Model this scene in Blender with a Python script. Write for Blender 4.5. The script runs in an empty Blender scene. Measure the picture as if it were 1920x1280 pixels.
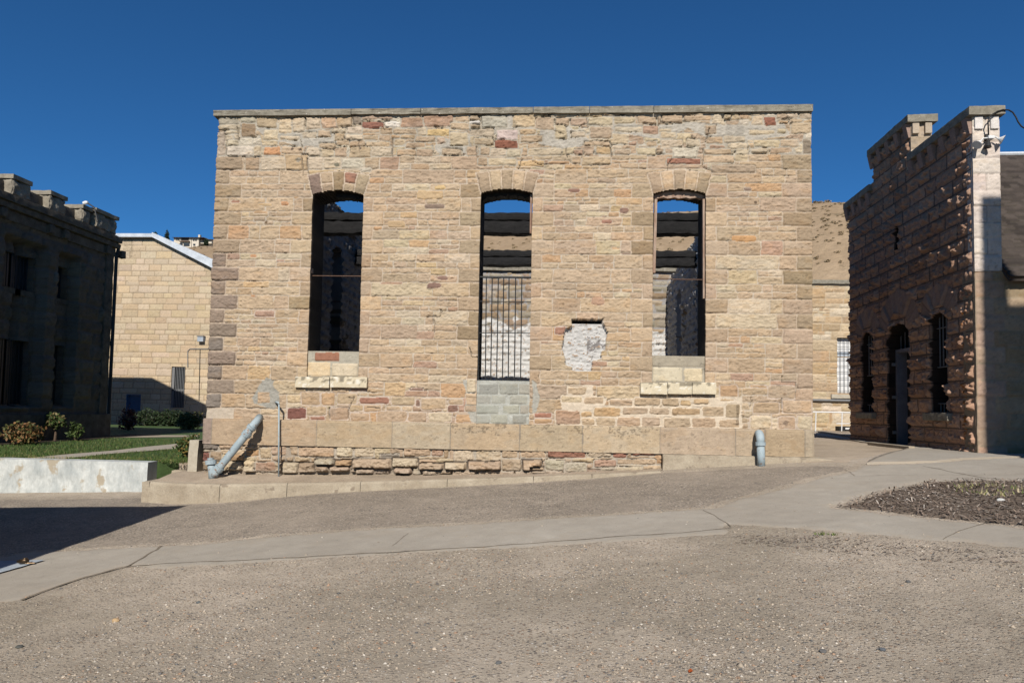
import bpy, math, random
import numpy as np
from math import radians, sin, cos, tan, pi, atan2, sqrt
S = bpy.context.scene
COL = S.collection
rng = np.random.default_rng(7)
random.seed(7)

# ------------------------------------------------------------------ camera, sky, sun
FPX, YAW, PITCH, ROLL, SHY = 1299.1, radians(3.5226), radians(3.0235), radians(1.0476), 58.52
EYE = 1.6
fw = np.array([-sin(YAW)*cos(PITCH), cos(YAW)*cos(PITCH), sin(PITCH)])
rt = np.array([cos(YAW), sin(YAW), 0.0]); up = np.cross(rt, fw)
RT = cos(ROLL)*rt + sin(ROLL)*up; UP = -sin(ROLL)*rt + cos(ROLL)*up
cd = bpy.data.cameras.new('camera'); cam = bpy.data.objects.new('camera', cd); COL.objects.link(cam)
from mathutils import Matrix
cam.matrix_world = Matrix(((RT[0],UP[0],-fw[0],0),(RT[1],UP[1],-fw[1],0),(RT[2],UP[2],-fw[2],EYE),(0,0,0,1)))
cd.sensor_width = 36; cd.lens = 36*FPX/1920; cd.shift_y = SHY/1920; cd.clip_end = 3000; cd.clip_start = .05
S.camera = cam

SUN_EL = radians(36)
w = bpy.data.worlds.new("World"); S.world = w; w.use_nodes = True
nt = w.node_tree; bg = nt.nodes['Background']
sky = nt.nodes.new('ShaderNodeTexSky'); sky.sky_type = 'NISHITA'; sky.sun_disc = False
sky.sun_elevation = SUN_EL; sky.sun_rotation = pi; sky.altitude = 1200; sky.air_density = .85; sky.dust_density = .15; sky.ozone_density = 2.6
tint = nt.nodes.new('ShaderNodeMix'); tint.data_type = 'RGBA'; tint.blend_type = 'MULTIPLY'; tint.inputs[0].default_value = 1
tint.inputs[7].default_value = (.34, .90, 1.33, 1); nt.links.new(sky.outputs[0], tint.inputs[6]); nt.links.new(tint.outputs[2], bg.inputs[0]); bg.inputs[1].default_value = .052
sl = bpy.data.lights.new('sun', 'SUN'); so = bpy.data.objects.new('sun', sl); COL.objects.link(so)
sl.energy = 4.75; sl.angle = radians(.5); sl.color = (1, .94, .85); so.rotation_euler = (pi/2 - SUN_EL, 0, 0)
S.view_settings.view_transform = 'Standard'; S.view_settings.look = 'None'; S.view_settings.exposure = 0.42; S.view_settings.gamma = 1

# pixel (of the 1920x1280 photograph) -> ray -> a real surface
def ray(px, py):
    return fw + RT*((px-960)/FPX) + UP*((640+SHY-py)/FPX)
def onY(px, py, Y):
    d = ray(px, py); t = Y/d[1]; return d[0]*t, EYE + d[2]*t
def onX(px, py, X):
    d = ray(px, py); t = X/d[0]; return d[1]*t, EYE + d[2]*t
def onZ(px, py, Z):
    d = ray(px, py); t = (Z-EYE)/d[2]; return d[0]*t, d[1]*t

# ------------------------------------------------------------------ noise
def _h(i, j, k, s):
    n = (i.astype(np.int64)*374761393 + j.astype(np.int64)*668265263 + k.astype(np.int64)*2147483647 + s*1274126177) & 0xffffffff
    n = ((n ^ (n >> 13))*1274126177) & 0xffffffff
    n = ((n ^ (n >> 16))*2246822519) & 0xffffffff
    return ((n ^ (n >> 15)) & 0xffffff)/float(0xffffff)
def vn(x, y, z=0.0, s=0):
    x, y, z = np.broadcast_arrays(np.asarray(x, float), np.asarray(y, float), np.asarray(z, float))
    i, j, k = np.floor(x), np.floor(y), np.floor(z); a, b, c = x-i, y-j, z-k
    a = a*a*(3-2*a); b = b*b*(3-2*b); c = c*c*(3-2*c)
    def L(di, dj, dk): return _h(i+di, j+dj, k+dk, s)
    flat = not np.any(c)
    r0 = (L(0,0,0)*(1-a)+L(1,0,0)*a)*(1-b) + (L(0,1,0)*(1-a)+L(1,1,0)*a)*b
    if flat: return r0*2-1
    r1 = (L(0,0,1)*(1-a)+L(1,0,1)*a)*(1-b) + (L(0,1,1)*(1-a)+L(1,1,1)*a)*b
    return (r0*(1-c)+r1*c)*2-1
def fbm(x, y, z=0.0, s=0, o=3):
    r = 0; a = 1.0; t = 0
    for q in range(o):
        f = 2.03**q; r = r + a*vn(np.asarray(x)*f+q*17.3, np.asarray(y)*f, np.asarray(z)*f, s+q); t += a; a *= .52
    return r/t
def sst(x): x = np.clip(x, 0, 1); return x*x*(3-2*x)

# ------------------------------------------------------------------ materials
def mat(name, build, alb=1.0):
    m = bpy.data.materials.new(name); m.use_nodes = True
    n = m.node_tree.nodes; l = m.node_tree.links; b = n['Principled BSDF']
    build(n, l, b); s_ = b.inputs['Base Color']
    if s_.links:
        src = s_.links[0].from_socket; k = n.new('ShaderNodeMix'); k.data_type = 'RGBA'; k.blend_type = 'MULTIPLY'; k.inputs[0].default_value = 1
        l.new(src, k.inputs[6]); k.inputs[7].default_value = (alb*.76, alb*.76, alb*.76, 1); l.new(k.outputs[2], s_)
    return m
def N(n, t, **k):
    x = n.new(t)
    for a, v in k.items():
        if a in x.inputs.keys(): x.inputs[a].default_value = v
        else: setattr(x, a, v)
    return x
def noise(n, l, scale, detail=4, rough=.6, vec=None, dist=0):
    tc = n.new('ShaderNodeTexCoord'); t = N(n, 'ShaderNodeTexNoise'); t.inputs['Scale'].default_value = scale
    t.inputs['Detail'].default_value = detail; t.inputs['Roughness'].default_value = rough; t.inputs['Distortion'].default_value = dist
    if vec:
        mp = n.new('ShaderNodeMapping'); mp.inputs['Scale'].default_value = vec; l.new(tc.outputs['Object'], mp.inputs[0]); l.new(mp.outputs[0], t.inputs[0])
    else: l.new(tc.outputs['Object'], t.inputs[0])
    return t
def ramp(n, l, src, pts):
    r = n.new('ShaderNodeValToRGB'); e = r.color_ramp.elements
    while len(e) < len(pts): e.new(.5)
    for q, (p, c) in enumerate(pts):
        e[q].position = p; e[q].color = (*c, 1) if len(c) == 3 else c
    l.new(src, r.inputs[0]); return r
def mix(n, l, typ, fac, a, b):
    m = n.new('ShaderNodeMix'); m.data_type = 'RGBA'; m.blend_type = typ
    for sock, v in ((m.inputs[0], fac), (m.inputs[6], a), (m.inputs[7], b)):
        if hasattr(v, 'is_output') or isinstance(v, bpy.types.NodeSocket): l.new(v, sock)
        elif isinstance(v, tuple): sock.default_value = (*v, 1) if len(v) == 3 else v
        else: sock.default_value = v
    return m.outputs[2]
def bump(n, l, b, src, dist, strength=1.0, prev=None):
    q = n.new('ShaderNodeBump'); q.inputs['Distance'].default_value = dist; q.inputs['Strength'].default_value = strength
    l.new(src, q.inputs['Height'])
    if prev is not None: l.new(prev.outputs[0], q.inputs['Normal'])
    l.new(q.outputs[0], b.inputs['Normal']); return q
def g3(v): return (v, v, v)
def vcmat(name, fine=70, amt=.14, bd=.004, rough=.92):
    def f(n, l, b):
        a = n.new('ShaderNodeVertexColor'); a.layer_name = 'Col'
        t = noise(n, l, fine, 4, .7); t2 = noise(n, l, fine/9, 4, .65)
        r = ramp(n, l, t.outputs[0], [(.25, g3(1-amt*1.6)), (.75, g3(1+amt))]); r2 = ramp(n, l, t2.outputs[0], [(.3, g3(1-amt)), (.7, g3(1+amt*.6))])
        c = mix(n, l, 'MULTIPLY', 1.0, a.outputs[0], r.outputs[0]); c = mix(n, l, 'MULTIPLY', 1.0, c, r2.outputs[0])
        l.new(c, b.inputs['Base Color']); b.inputs['Roughness'].default_value = rough
        if 'Specular IOR Level' in b.inputs: b.inputs['Specular IOR Level'].default_value = .2
        q = bump(n, l, b, t.outputs[0], bd); bump(n, l, b, t2.outputs[0], bd*2.5, 1, q)
    return mat(name, f)
def pmat(name, c1, c2, scale=6, rough=.8, bd=.003, metal=0, vec=None, lo=.35, hi=.65, fine=8, spec=.25, extra=None):
    def f(n, l, b):
        t = noise(n, l, scale, 6, .65, vec); r = ramp(n, l, t.outputs[0], [(lo, c1), (hi, c2)])
        t2 = noise(n, l, scale*fine, 3, .7, vec); r2 = ramp(n, l, t2.outputs[0], [(.25, g3(.8)), (.75, g3(1.12))])
        c = mix(n, l, 'MULTIPLY', 1.0, r.outputs[0], r2.outputs[0])
        if extra:
            t3 = noise(n, l, extra[0], 5, .6); r3 = ramp(n, l, t3.outputs[0], [(extra[1], g3(0)), (extra[1]+.06, g3(1))]); c = mix(n, l, 'MIX', r3.outputs[0], c, extra[2])
        l.new(c, b.inputs['Base Color']); b.inputs['Roughness'].default_value = rough; b.inputs['Metallic'].default_value = metal
        b.inputs['Specular IOR Level'].default_value = spec
        bump(n, l, b, t2.outputs[0], bd)
    return mat(name, f)

M = {}
M['stone'] = vcmat('sandstone', 75, .13, .004)
M['stone_coarse'] = vcmat('weathered_stone', 40, .16, .006)
M['lime'] = vcmat('limewashed_stone', 55, .12, .006)
M['leaf'] = vcmat('leaves', 30, .2, .001, .6)
M['pebble'] = vcmat('pebbles', 120, .15, .001, .85)
M['cement'] = pmat('weathered_concrete', (.20,.18,.14), (.33,.30,.24), 9, .95, .008, fine=9, extra=(23, .64, (.55,.52,.45)))
M['curb'] = pmat('curb_concrete', (.34,.28,.205), (.47,.405,.31), 3.5, .95, .010, fine=11, extra=(6, .61, (.27,.22,.165)), lo=.3, hi=.7)
M['post'] = pmat('cast_concrete', (.42,.37,.29), (.52,.47,.38), 8, .95, .006, fine=9)
M['char'] = pmat('charred_timber', (.006,.006,.007), (.022,.021,.021), 14, .75, .03, vec=(.6,2,2), fine=4, spec=.35)
M['timber'] = pmat('old_painted_timber', (.26,.15,.10), (.42,.32,.25), 12, .8, .003, vec=(1,1,.2))
M['rust'] = pmat('rusted_iron', (.10,.055,.035), (.17,.10,.07), 30, .8, .001)
M['iron'] = pmat('dark_iron', (.03,.033,.036), (.06,.06,.06), 30, .55, .001, .4)
M['ironlight'] = pmat('dull_painted_iron', (.16,.165,.17), (.24,.24,.24), 30, .6, .001)
M['pipe'] = pmat('pale_blue_painted_pipe', (.30,.38,.42), (.42,.49,.52), 9, .6, .002, fine=7, extra=(16, .60, (.27,.17,.12)), lo=.3, hi=.7)
M['zinc'] = pmat('zinc_sheet', (.52,.56,.60), (.74,.77,.80), 2.5, .45, .004, .25, fine=12)
M['whitewash'] = pmat('peeling_whitewash', (.40,.43,.43), (.64,.66,.64), 3.2, .9, .008, fine=5, extra=(3.1, .57, (.40,.35,.27)), vec=(1,1,.6))
M['mulch'] = pmat('bark_mulch', (.18,.135,.105), (.32,.255,.20), 28, .95, .03, fine=3)
M['soil'] = pmat('dark_bed_soil', (.03,.022,.016), (.06,.045,.032), 14, .95, .02)
M['hill'] = pmat('dry_grass_hill', (.30,.21,.125), (.42,.31,.20), .06, .95, .3, fine=14, extra=(.22, .62, (.20,.15,.09)))
M['white'] = pmat('white_paint', (.70,.70,.69), (.80,.80,.79), 8, .5, .001)
M['stucco'] = pmat('cream_stucco', (.62,.55,.45), (.70,.63,.53), 2, .9, .003)
M['hiproof'] = pmat('brown_tile_roof', (.18,.13,.105), (.26,.20,.165), 2, .85, .02, vec=(1,1,6))
M['glass'] = pmat('dark_window_glass', (.02,.025,.03), (.04,.05,.06), 2, .35, .0, spec=.5)
M['bluedoor'] = pmat('blue_painted_steel', (.045,.10,.20), (.06,.13,.25), 5, .5, .001)
M['greydoor'] = pmat('grey_painted_door', (.17,.17,.20), (.22,.22,.25), 5, .6, .001)
M['plate'] = pmat('pale_blue_concrete', (.33,.38,.44), (.46,.50,.54), 4, .85, .003, fine=14, extra=(6,.64,(.36,.29,.22)))
M['brass'] = pmat('tarnished_brass', (.07,.045,.03), (.14,.10,.06), 40, .35, .001, .8)
M['bark'] = pmat('bark', (.09,.06,.04), (.16,.11,.08), 30, .9, .006)
M['black'] = pmat('black_plastic', (.012,.012,.013), (.03,.03,.03), 20, .5, .001)
M['orange'] = pmat('orange_leaf', (.45,.09,.02), (.6,.14,.03), 20, .6, .001)
def _dark(n, l, b): b.inputs['Base Color'].default_value = (.012,.011,.010,1); b.inputs['Roughness'].default_value = .9
M['dark'] = mat('dark_interior', _dark)

def ground_mat(name, dust1, dust2, sp_scale, sp_amt, pal, bd, patch=.42):
    def f(n, l, b):
        tc = n.new('ShaderNodeTexCoord')
        big = noise(n, l, patch, 5, .6); r = ramp(n, l, big.outputs[0], [(.40, dust1), (.60, dust2)])
        mid = noise(n, l, 2.6, 6, .7); rm = ramp(n, l, mid.outputs[0], [(.3, g3(.82)), (.7, g3(1.12))])
        c = mix(n, l, 'MULTIPLY', 1.0, r.outputs[0], rm.outputs[0])
        v = n.new('ShaderNodeTexVoronoi'); v.inputs['Scale'].default_value = sp_scale; v.inputs['Randomness'].default_value = 1; l.new(tc.outputs['Object'], v.inputs[0])
        sp = n.new('ShaderNodeSeparateColor'); l.new(v.outputs['Color'], sp.inputs[0])
        pr = ramp(n, l, sp.outputs[0], pal); pr.color_ramp.interpolation = 'CONSTANT'
        dd = ramp(n, l, v.outputs['Distance'], [(.30, g3(1)), (.48, g3(0))])
        gate = ramp(n, l, sp.outputs[1], [(1-sp_amt, g3(0)), (1-sp_amt+.01, g3(1))])
        fac = mix(n, l, 'MULTIPLY', 1.0, dd.outputs[0], gate.outputs[0])
        bn = noise(n, l, 1.1, 4, .6); br = ramp(n, l, bn.outputs[0], [(.3, g3(.35)), (.62, g3(1))])
        fac = mix(n, l, 'MULTIPLY', 1.0, fac, br.outputs[0])
        c = mix(n, l, 'MIX', fac, c, pr.outputs[0])
        fn = noise(n, l, 190, 3, .75); fr = ramp(n, l, fn.outputs[0], [(.3, g3(.78)), (.7, g3(1.16))])
        c = mix(n, l, 'MULTIPLY', 1.0, c, fr.outputs[0])
        l.new(c, b.inputs['Base Color']); b.inputs['Roughness'].default_value = .95; b.inputs['Specular IOR Level'].default_value = .15
        q = bump(n, l, b, fn.outputs[0], bd*.6); q = bump(n, l, b, fac, bd, .8, q); bump(n, l, b, mid.outputs[0], bd*3, .8, q)
    return mat(name, f, 1.17)
GP = [(0, (.20,.17,.145)), (.22, (.36,.29,.22)), (.42, (.48,.385,.29)), (.64, (.13,.125,.12)), (.70, (.55,.48,.39)), (.86, (.34,.23,.16)), (.94, (.62,.58,.53))]
M['gravel'] = ground_mat('gravel_ground', (.345,.295,.230), (.475,.405,.325), 46, .85, GP, .010)
M['asphalt'] = ground_mat('worn_asphalt', (.27,.23,.185), (.335,.285,.23), 34, .95, [(0, (.17,.15,.13)), (.28, (.38,.32,.26)), (.55, (.46,.39,.32)), (.72, (.12,.115,.11)), (.9, (.55,.49,.42))], .008)
M['dirt'] = ground_mat('packed_dirt', (.36,.29,.215), (.44,.36,.275), 90, .35, GP, .006)
def _walk(n, l, b):
    t = noise(n, l, .7, 5, .6); r = ramp(n, l, t.outputs[0], [(.3, (.375,.335,.28)), (.7, (.455,.415,.355))])
    t2 = noise(n, l, 130, 4, .75); r2 = ramp(n, l, t2.outputs[0], [(.28, g3(.80)), (.72, g3(1.10))])
    t3 = noise(n, l, 5, 6, .7); r3 = ramp(n, l, t3.outputs[0], [(.3, g3(.91)), (.7, g3(1.06))])
    c = mix(n, l, 'MULTIPLY', 1.0, r.outputs[0], r2.outputs[0]); c = mix(n, l, 'MULTIPLY', 1.0, c, r3.outputs[0])
    sp = n.new('ShaderNodeTexVoronoi'); sp.inputs['Scale'].default_value = 14; tc = n.new('ShaderNodeTexCoord'); l.new(tc.outputs['Object'], sp.inputs[0])
    rs = ramp(n, l, sp.outputs['Distance'], [(.05, g3(.45)), (.09, g3(1))]); c = mix(n, l, 'MULTIPLY', 1.0, c, rs.outputs[0])
    at = n.new('ShaderNodeAttribute'); at.attribute_name = 'edge'; ne = noise(n, l, 9, 5, .7); ad = n.new('ShaderNodeMath'); ad.operation = 'MULTIPLY_ADD'; l.new(ne.outputs[0], ad.inputs[0]); ad.inputs[1].default_value = .62; l.new(at.outputs['Fac'], ad.inputs[2])
    re_ = ramp(n, l, ad.outputs[0], [(.33, g3(1)), (.46, g3(.0))]); c = mix(n, l, 'MIX', re_.outputs[0], c, (.40,.345,.275))
    bl = noise(n, l, 1.7, 6, .65); rb_ = ramp(n, l, bl.outputs[0], [(.56, g3(0)), (.66, g3(.45))]); c = mix(n, l, 'MIX', rb_.outputs[0], c, (.385,.335,.27))
    l.new(c, b.inputs['Base Color']); b.inputs['Roughness'].default_value = .92; b.inputs['Specular IOR Level'].default_value = .15
    q = bump(n, l, b, t2.outputs[0], .003); bump(n, l, b, t3.outputs[0], .01, .6, q)
M['walk'] = mat('worn_sidewalk_concrete', _walk, 1.04)
def _grass(n, l, b):
    t = noise(n, l, 1.2, 5, .6); r = ramp(n, l, t.outputs[0], [(.3, (.045,.095,.018)), (.7, (.085,.15,.03))])
    t2 = noise(n, l, 60, 3, .8); r2 = ramp(n, l, t2.outputs[0], [(.3, g3(.55)), (.7, g3(1.3))])
    c = mix(n, l, 'MULTIPLY', 1.0, r.outputs[0], r2.outputs[0])
    t3 = noise(n, l, .9, 3, .6, (1,2.5,1)); r3 = ramp(n, l, t3.outputs[0], [(.62, g3(0)), (.74, g3(.45))]); c = mix(n, l, 'MIX', r3.outputs[0], c, (.16,.16,.06))
    l.new(c, b.inputs['Base Color']); b.inputs['Roughness'].default_value = .8; bump(n, l, b, t2.outputs[0], .03)
M['grass'] = mat('lawn_grass', _grass)

# ------------------------------------------------------------------ object helpers
ORG = {}
def thing(name, label, cat, loc=(0,0,0), group=None, kind=None):
    o = bpy.data.objects.new(name, None); COL.objects.link(o); o.location = loc; o.empty_display_size = .2
    tag(o, label, cat, group, kind); ORG[o.name] = np.array(loc, float); return o
def tag(o, label=None, cat=None, group=None, kind=None):
    if label: o['label'] = label
    if cat: o['category'] = cat
    if group: o['group'] = group
    if kind: o['kind'] = kind
    return o
def mk(name, V, F, m, parent=None, C=None, smooth=False):
    V = np.asarray(V, float).reshape(-1, 3)
    org = ORG.get(parent.name, np.zeros(3)) if parent else np.zeros(3)
    if parent is None:
        org = np.array([V[:,0].mean(), V[:,1].mean(), V[:,2].min()]) if name not in KEEP0 else np.zeros(3)
    me = bpy.data.meshes.new(name)
    if isinstance(F, np.ndarray):
        k = F.shape[1]; me.vertices.add(len(V)); me.loops.add(F.size); me.polygons.add(len(F))
        me.vertices.foreach_set('co', (V-org).ravel()); me.loops.foreach_set('vertex_index', F.ravel().astype(np.int32))
        me.polygons.foreach_set('loop_start', np.arange(0, F.size, k, dtype=np.int32)); me.polygons.foreach_set('loop_total', np.full(len(F), k, dtype=np.int32))
        me.update(calc_edges=True)
    else: me.from_pydata([tuple(v) for v in (V-org)], [], [tuple(f) for f in F]); me.update()
    if C is not None:
        a = me.color_attributes.new('Col', 'FLOAT_COLOR', 'POINT')
        C = np.asarray(C, float); C = np.concatenate([C, np.ones((len(C),1))], 1) if C.shape[1] == 3 else C
        a.data.foreach_set('color', np.clip(C, 0, 1).astype(np.float32).ravel())
    if smooth: me.polygons.foreach_set('use_smooth', np.ones(len(me.polygons), dtype=bool))
    me.materials.append(m)
    o = bpy.data.objects.new(name, me); COL.objects.link(o)
    if parent: o.parent = parent
    else: o.location = org
    ORG[o.name] = org
    return o
KEEP0 = set()
class G:   # geometry collector
    def __init__(s): s.v = []; s.f = []; s.c = []
    def add(s, V, F, c=None):
        o = len(s.v); s.v += [tuple(x) for x in V]; s.f += [tuple(i+o for i in f) for f in F]
        if c is not None: s.c += [c]*len(V)
        return s
    def box(s, x0, x1, y0, y1, z0, z1, c=None):
        V = [(x,y,z) for z in (z0,z1) for y in (y0,y1) for x in (x0,x1)]
        return s.add(V, [(0,2,3,1),(4,5,7,6),(0,1,5,4),(2,6,7,3),(0,4,6,2),(1,3,7,5)], c)
    def tube(s, pts, r, n=10, cap=True, c=None):
        pts = [np.array(p, float) for p in pts]; rs = r if isinstance(r, (list,tuple)) else [r]*len(pts)
        V = []; F = []; prev = None
        for i, p in enumerate(pts):
            t = (pts[min(i+1,len(pts)-1)]-pts[max(i-1,0)]); t /= np.linalg.norm(t)
            a = prev if prev is not None else (np.array([0,0,1.]) if abs(t[2]) < .9 else np.array([1.,0,0]))
            a = a - t*(a@t); a /= np.linalg.norm(a); prev = a; b = np.cross(t, a)
            for q in range(n): V.append(p + rs[i]*(cos(2*pi*q/n)*a + sin(2*pi*q/n)*b))
        for i in range(len(pts)-1):
            for q in range(n): F.append((i*n+q, i*n+(q+1)%n, (i+1)*n+(q+1)%n, (i+1)*n+q))
        if cap: F += [tuple(range(n))[::-1], tuple((len(pts)-1)*n+q for q in range(n))]
        return s.add(V, F, c)
    def prism(s, poly, a0, a1, axis='y', c=None):   # poly in the two other axes
        n = len(poly)
        def P(p, a): return (p[0], a, p[1]) if axis == 'y' else ((a, p[0], p[1]) if axis == 'x' else (p[0], p[1], a))
        V = [P(p, a0) for p in poly] + [P(p, a1) for p in poly]
        return s.add(V, [tuple(range(n)), tuple(range(2*n-1, n-1, -1))] + [(i, i+n, (i+1)%n+n, (i+1)%n) for i in range(n)], c)
    def obj(s, name, m, parent=None, smooth=False):
        return mk(name, s.v, s.f, m, parent, s.c if s.c else None, smooth)
def bevel(o, wd=.01, seg=2):
    b = o.modifiers.new('bevel', 'BEVEL'); b.width = wd; b.segments = seg; b.limit_method = 'ANGLE'; return o
def roughbox(x0, x1, y0, y1, z0, z1, res, amp, sc=6, s=0):
    """closed box whose faces are worn and uneven"""
    Vs = []; Fs = []; off = 0
    nx, ny, nz = [max(1, int(round(abs(b-a)/res))) for a, b in ((x0,x1),(y0,y1),(z0,z1))]
    def face(o, u, v, nu, nv, flip):
        nonlocal off
        a = np.linspace(0,1,nu+1); b = np.linspace(0,1,nv+1); A, B = np.meshgrid(a, b)
        P = o + A[...,None]*u + B[...,None]*v
        i = np.arange((nu+1)*(nv+1)).reshape(nv+1, nu+1)
        q = np.stack([i[:-1,:-1], i[:-1,1:], i[1:,1:], i[1:,:-1]], -1).reshape(-1,4)
        if flip: q = q[:, ::-1]
        Vs.append(P.reshape(-1,3)); Fs.append(q+off); off += P.shape[0]*P.shape[1]
    X, Y, Z = np.array([x1-x0,0,0]), np.array([0,y1-y0,0]), np.array([0,0,z1-z0]); o = np.array([x0,y0,z0])
    face(o, X, Z, nx, nz, False); face(o+Y, X, Z, nx, nz, True); face(o, Y, Z, ny, nz, True); face(o+X, Y, Z, ny, nz, False)
    face(o, X, Y, nx, ny, True); face(o+Z, X, Y, nx, ny, False)
    V = np.concatenate(Vs); F = np.concatenate(Fs)
    c = np.array([(x0+x1)/2,(y0+y1)/2,(z0+z1)/2]); hs = np.array([x1-x0,y1-y0,z1-z0])/2
    d = np.stack([fbm(V[:,0]*sc, V[:,1]*sc, V[:,2]*sc+.37, s+k*9, 3) for k in range(3)], 1)
    e = np.abs(V-c)/hs; near = (hs - np.abs(V-c)) # pull in corners
    k = ((near < res*.6).sum(1) >= 2)
    V = V + d*amp - np.where(k[:,None], np.sign(V-c)*(near < res*.6)*amp*.5, 0)
    return V, F

def hf(name, o, U, V, Nn, us, vs, h, c, mask, thick, m, parent, warp=0, smooth=True, soot_shade=None):
    """wall surface from a height grid, with reveals and a back face: h[j,i] at (us[i], vs[j])"""
    o, U, V, Nn = [np.asarray(q, float) for q in (o, U, V, Nn)]
    ny, nx = h.shape; A, B = np.meshgrid(us, vs)
    if mask is None: mask = np.ones((ny-1, nx-1), bool)
    A2 = A + (warp*fbm(A*4, B*4, .3, 91, 2) if warp else 0)
    P = o + A2[...,None]*U + B[...,None]*V + h[...,None]*Nn
    Q = o + A2[...,None]*U + B[...,None]*V - thick*Nn
    idx = np.arange(nx*ny).reshape(ny, nx); off = nx*ny
    q = np.stack([idx[:-1,:-1], idx[:-1,1:], idx[1:,1:], idx[1:,:-1]], -1)[mask]
    fl = np.dot(np.cross(U, V), Nn) < 0
    faces = [q if not fl else q[:, ::-1]]
    if thick > 0:
        bk = (q+off)[:, ::-1] if not fl else q+off
        faces.append(bk)
        mp = np.pad(mask, 1); lays = [(0, off)] if soot_shade is None else [(0, 2*off), (2*off, off)]
        L, R = mp[1:-1, :-1], mp[1:-1, 1:]      # vertical edges (ny-1, nx)
        for (p, r_) in lays:
            jj, ii = np.nonzero(L != R); a, b = idx[jj, ii], idx[jj+1, ii]; sw = R[jj, ii]
            e = np.where(sw[:,None], np.stack([a+p, b+p, b+r_, a+r_], 1), np.stack([b+p, a+p, a+r_, b+r_], 1)); faces.append(e[:, ::-1] if not fl else e)
            D, T = mp[:-1, 1:-1], mp[1:, 1:-1]
            jj, ii = np.nonzero(D != T); a, b = idx[jj, ii], idx[jj, ii+1]; sw = D[jj, ii]
            e = np.where(sw[:,None], np.stack([a+p, b+p, b+r_, a+r_], 1), np.stack([b+p, a+p, a+r_, b+r_], 1)); faces.append(e[:, ::-1] if not fl else e)
    F = np.concatenate(faces); VV = np.concatenate([P.reshape(-1,3), Q.reshape(-1,3)]); CC = np.concatenate([c.reshape(-1,3)]*2)
    if soot_shade is not None:
        VV = np.concatenate([VV, (P - (soot_shade+.02*vn(A*9, B*9, .3, 14))[...,None]*Nn).reshape(-1,3)]); CC = np.concatenate([c.reshape(-1,3), c.reshape(-1,3)*0+.02, c.reshape(-1,3)*.10])  # darkened reveals: soot in the ruin, painted shade on the right building
    used = np.zeros(len(VV), bool); used[F.ravel()] = True; re = np.cumsum(used)-1
    ob = mk(name, VV[used], re[F], m, parent, CC[used])
    if smooth:
        s = np.zeros(len(F), bool); s[:len(q)] = True; ob.data.polygons.foreach_set('use_smooth', s)
    return ob

PAL = {'t': (.475,.34,.207), 't2': (.455,.325,.20), 't3': (.49,.36,.225), 'l': (.53,.42,.28), 'w': (.57,.485,.36), 'W': (.76,.69,.62), 'g': (.42,.36,.26), 'p': (.435,.315,.205), 'b': (.31,.22,.125),
       'q': (.375,.27,.165), 'd': (.27,.205,.145), 'y': (.515,.40,.245), 'Y': (.56,.38,.16), 'Y2': (.51,.35,.18), 'o': (.50,.25,.11), 'o2': (.48,.30,.155), 'O': (.50,.27,.10),
       'r': (.30,.13,.085), 'r2': (.36,.18,.115), 'R': (.28,.11,.065), 'R2': (.35,.16,.10), 'Rd': (.22,.09,.065), 'rd': (.26,.15,.11), 'rp': (.42,.265,.175), 'd2': (.26,.18,.13),
       'm': (.43,.39,.30), 'p2': (.43,.34,.25), 'pq': (.29,.21,.155), 'k': (.245,.20,.16)}
MAINP = ['t']*8 + ['t2']*5 + ['t3']*5 + ['l']*2 + ['y']*2 + ['p']*4 + ['o2', 'Y2', 'rp']*1
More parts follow.
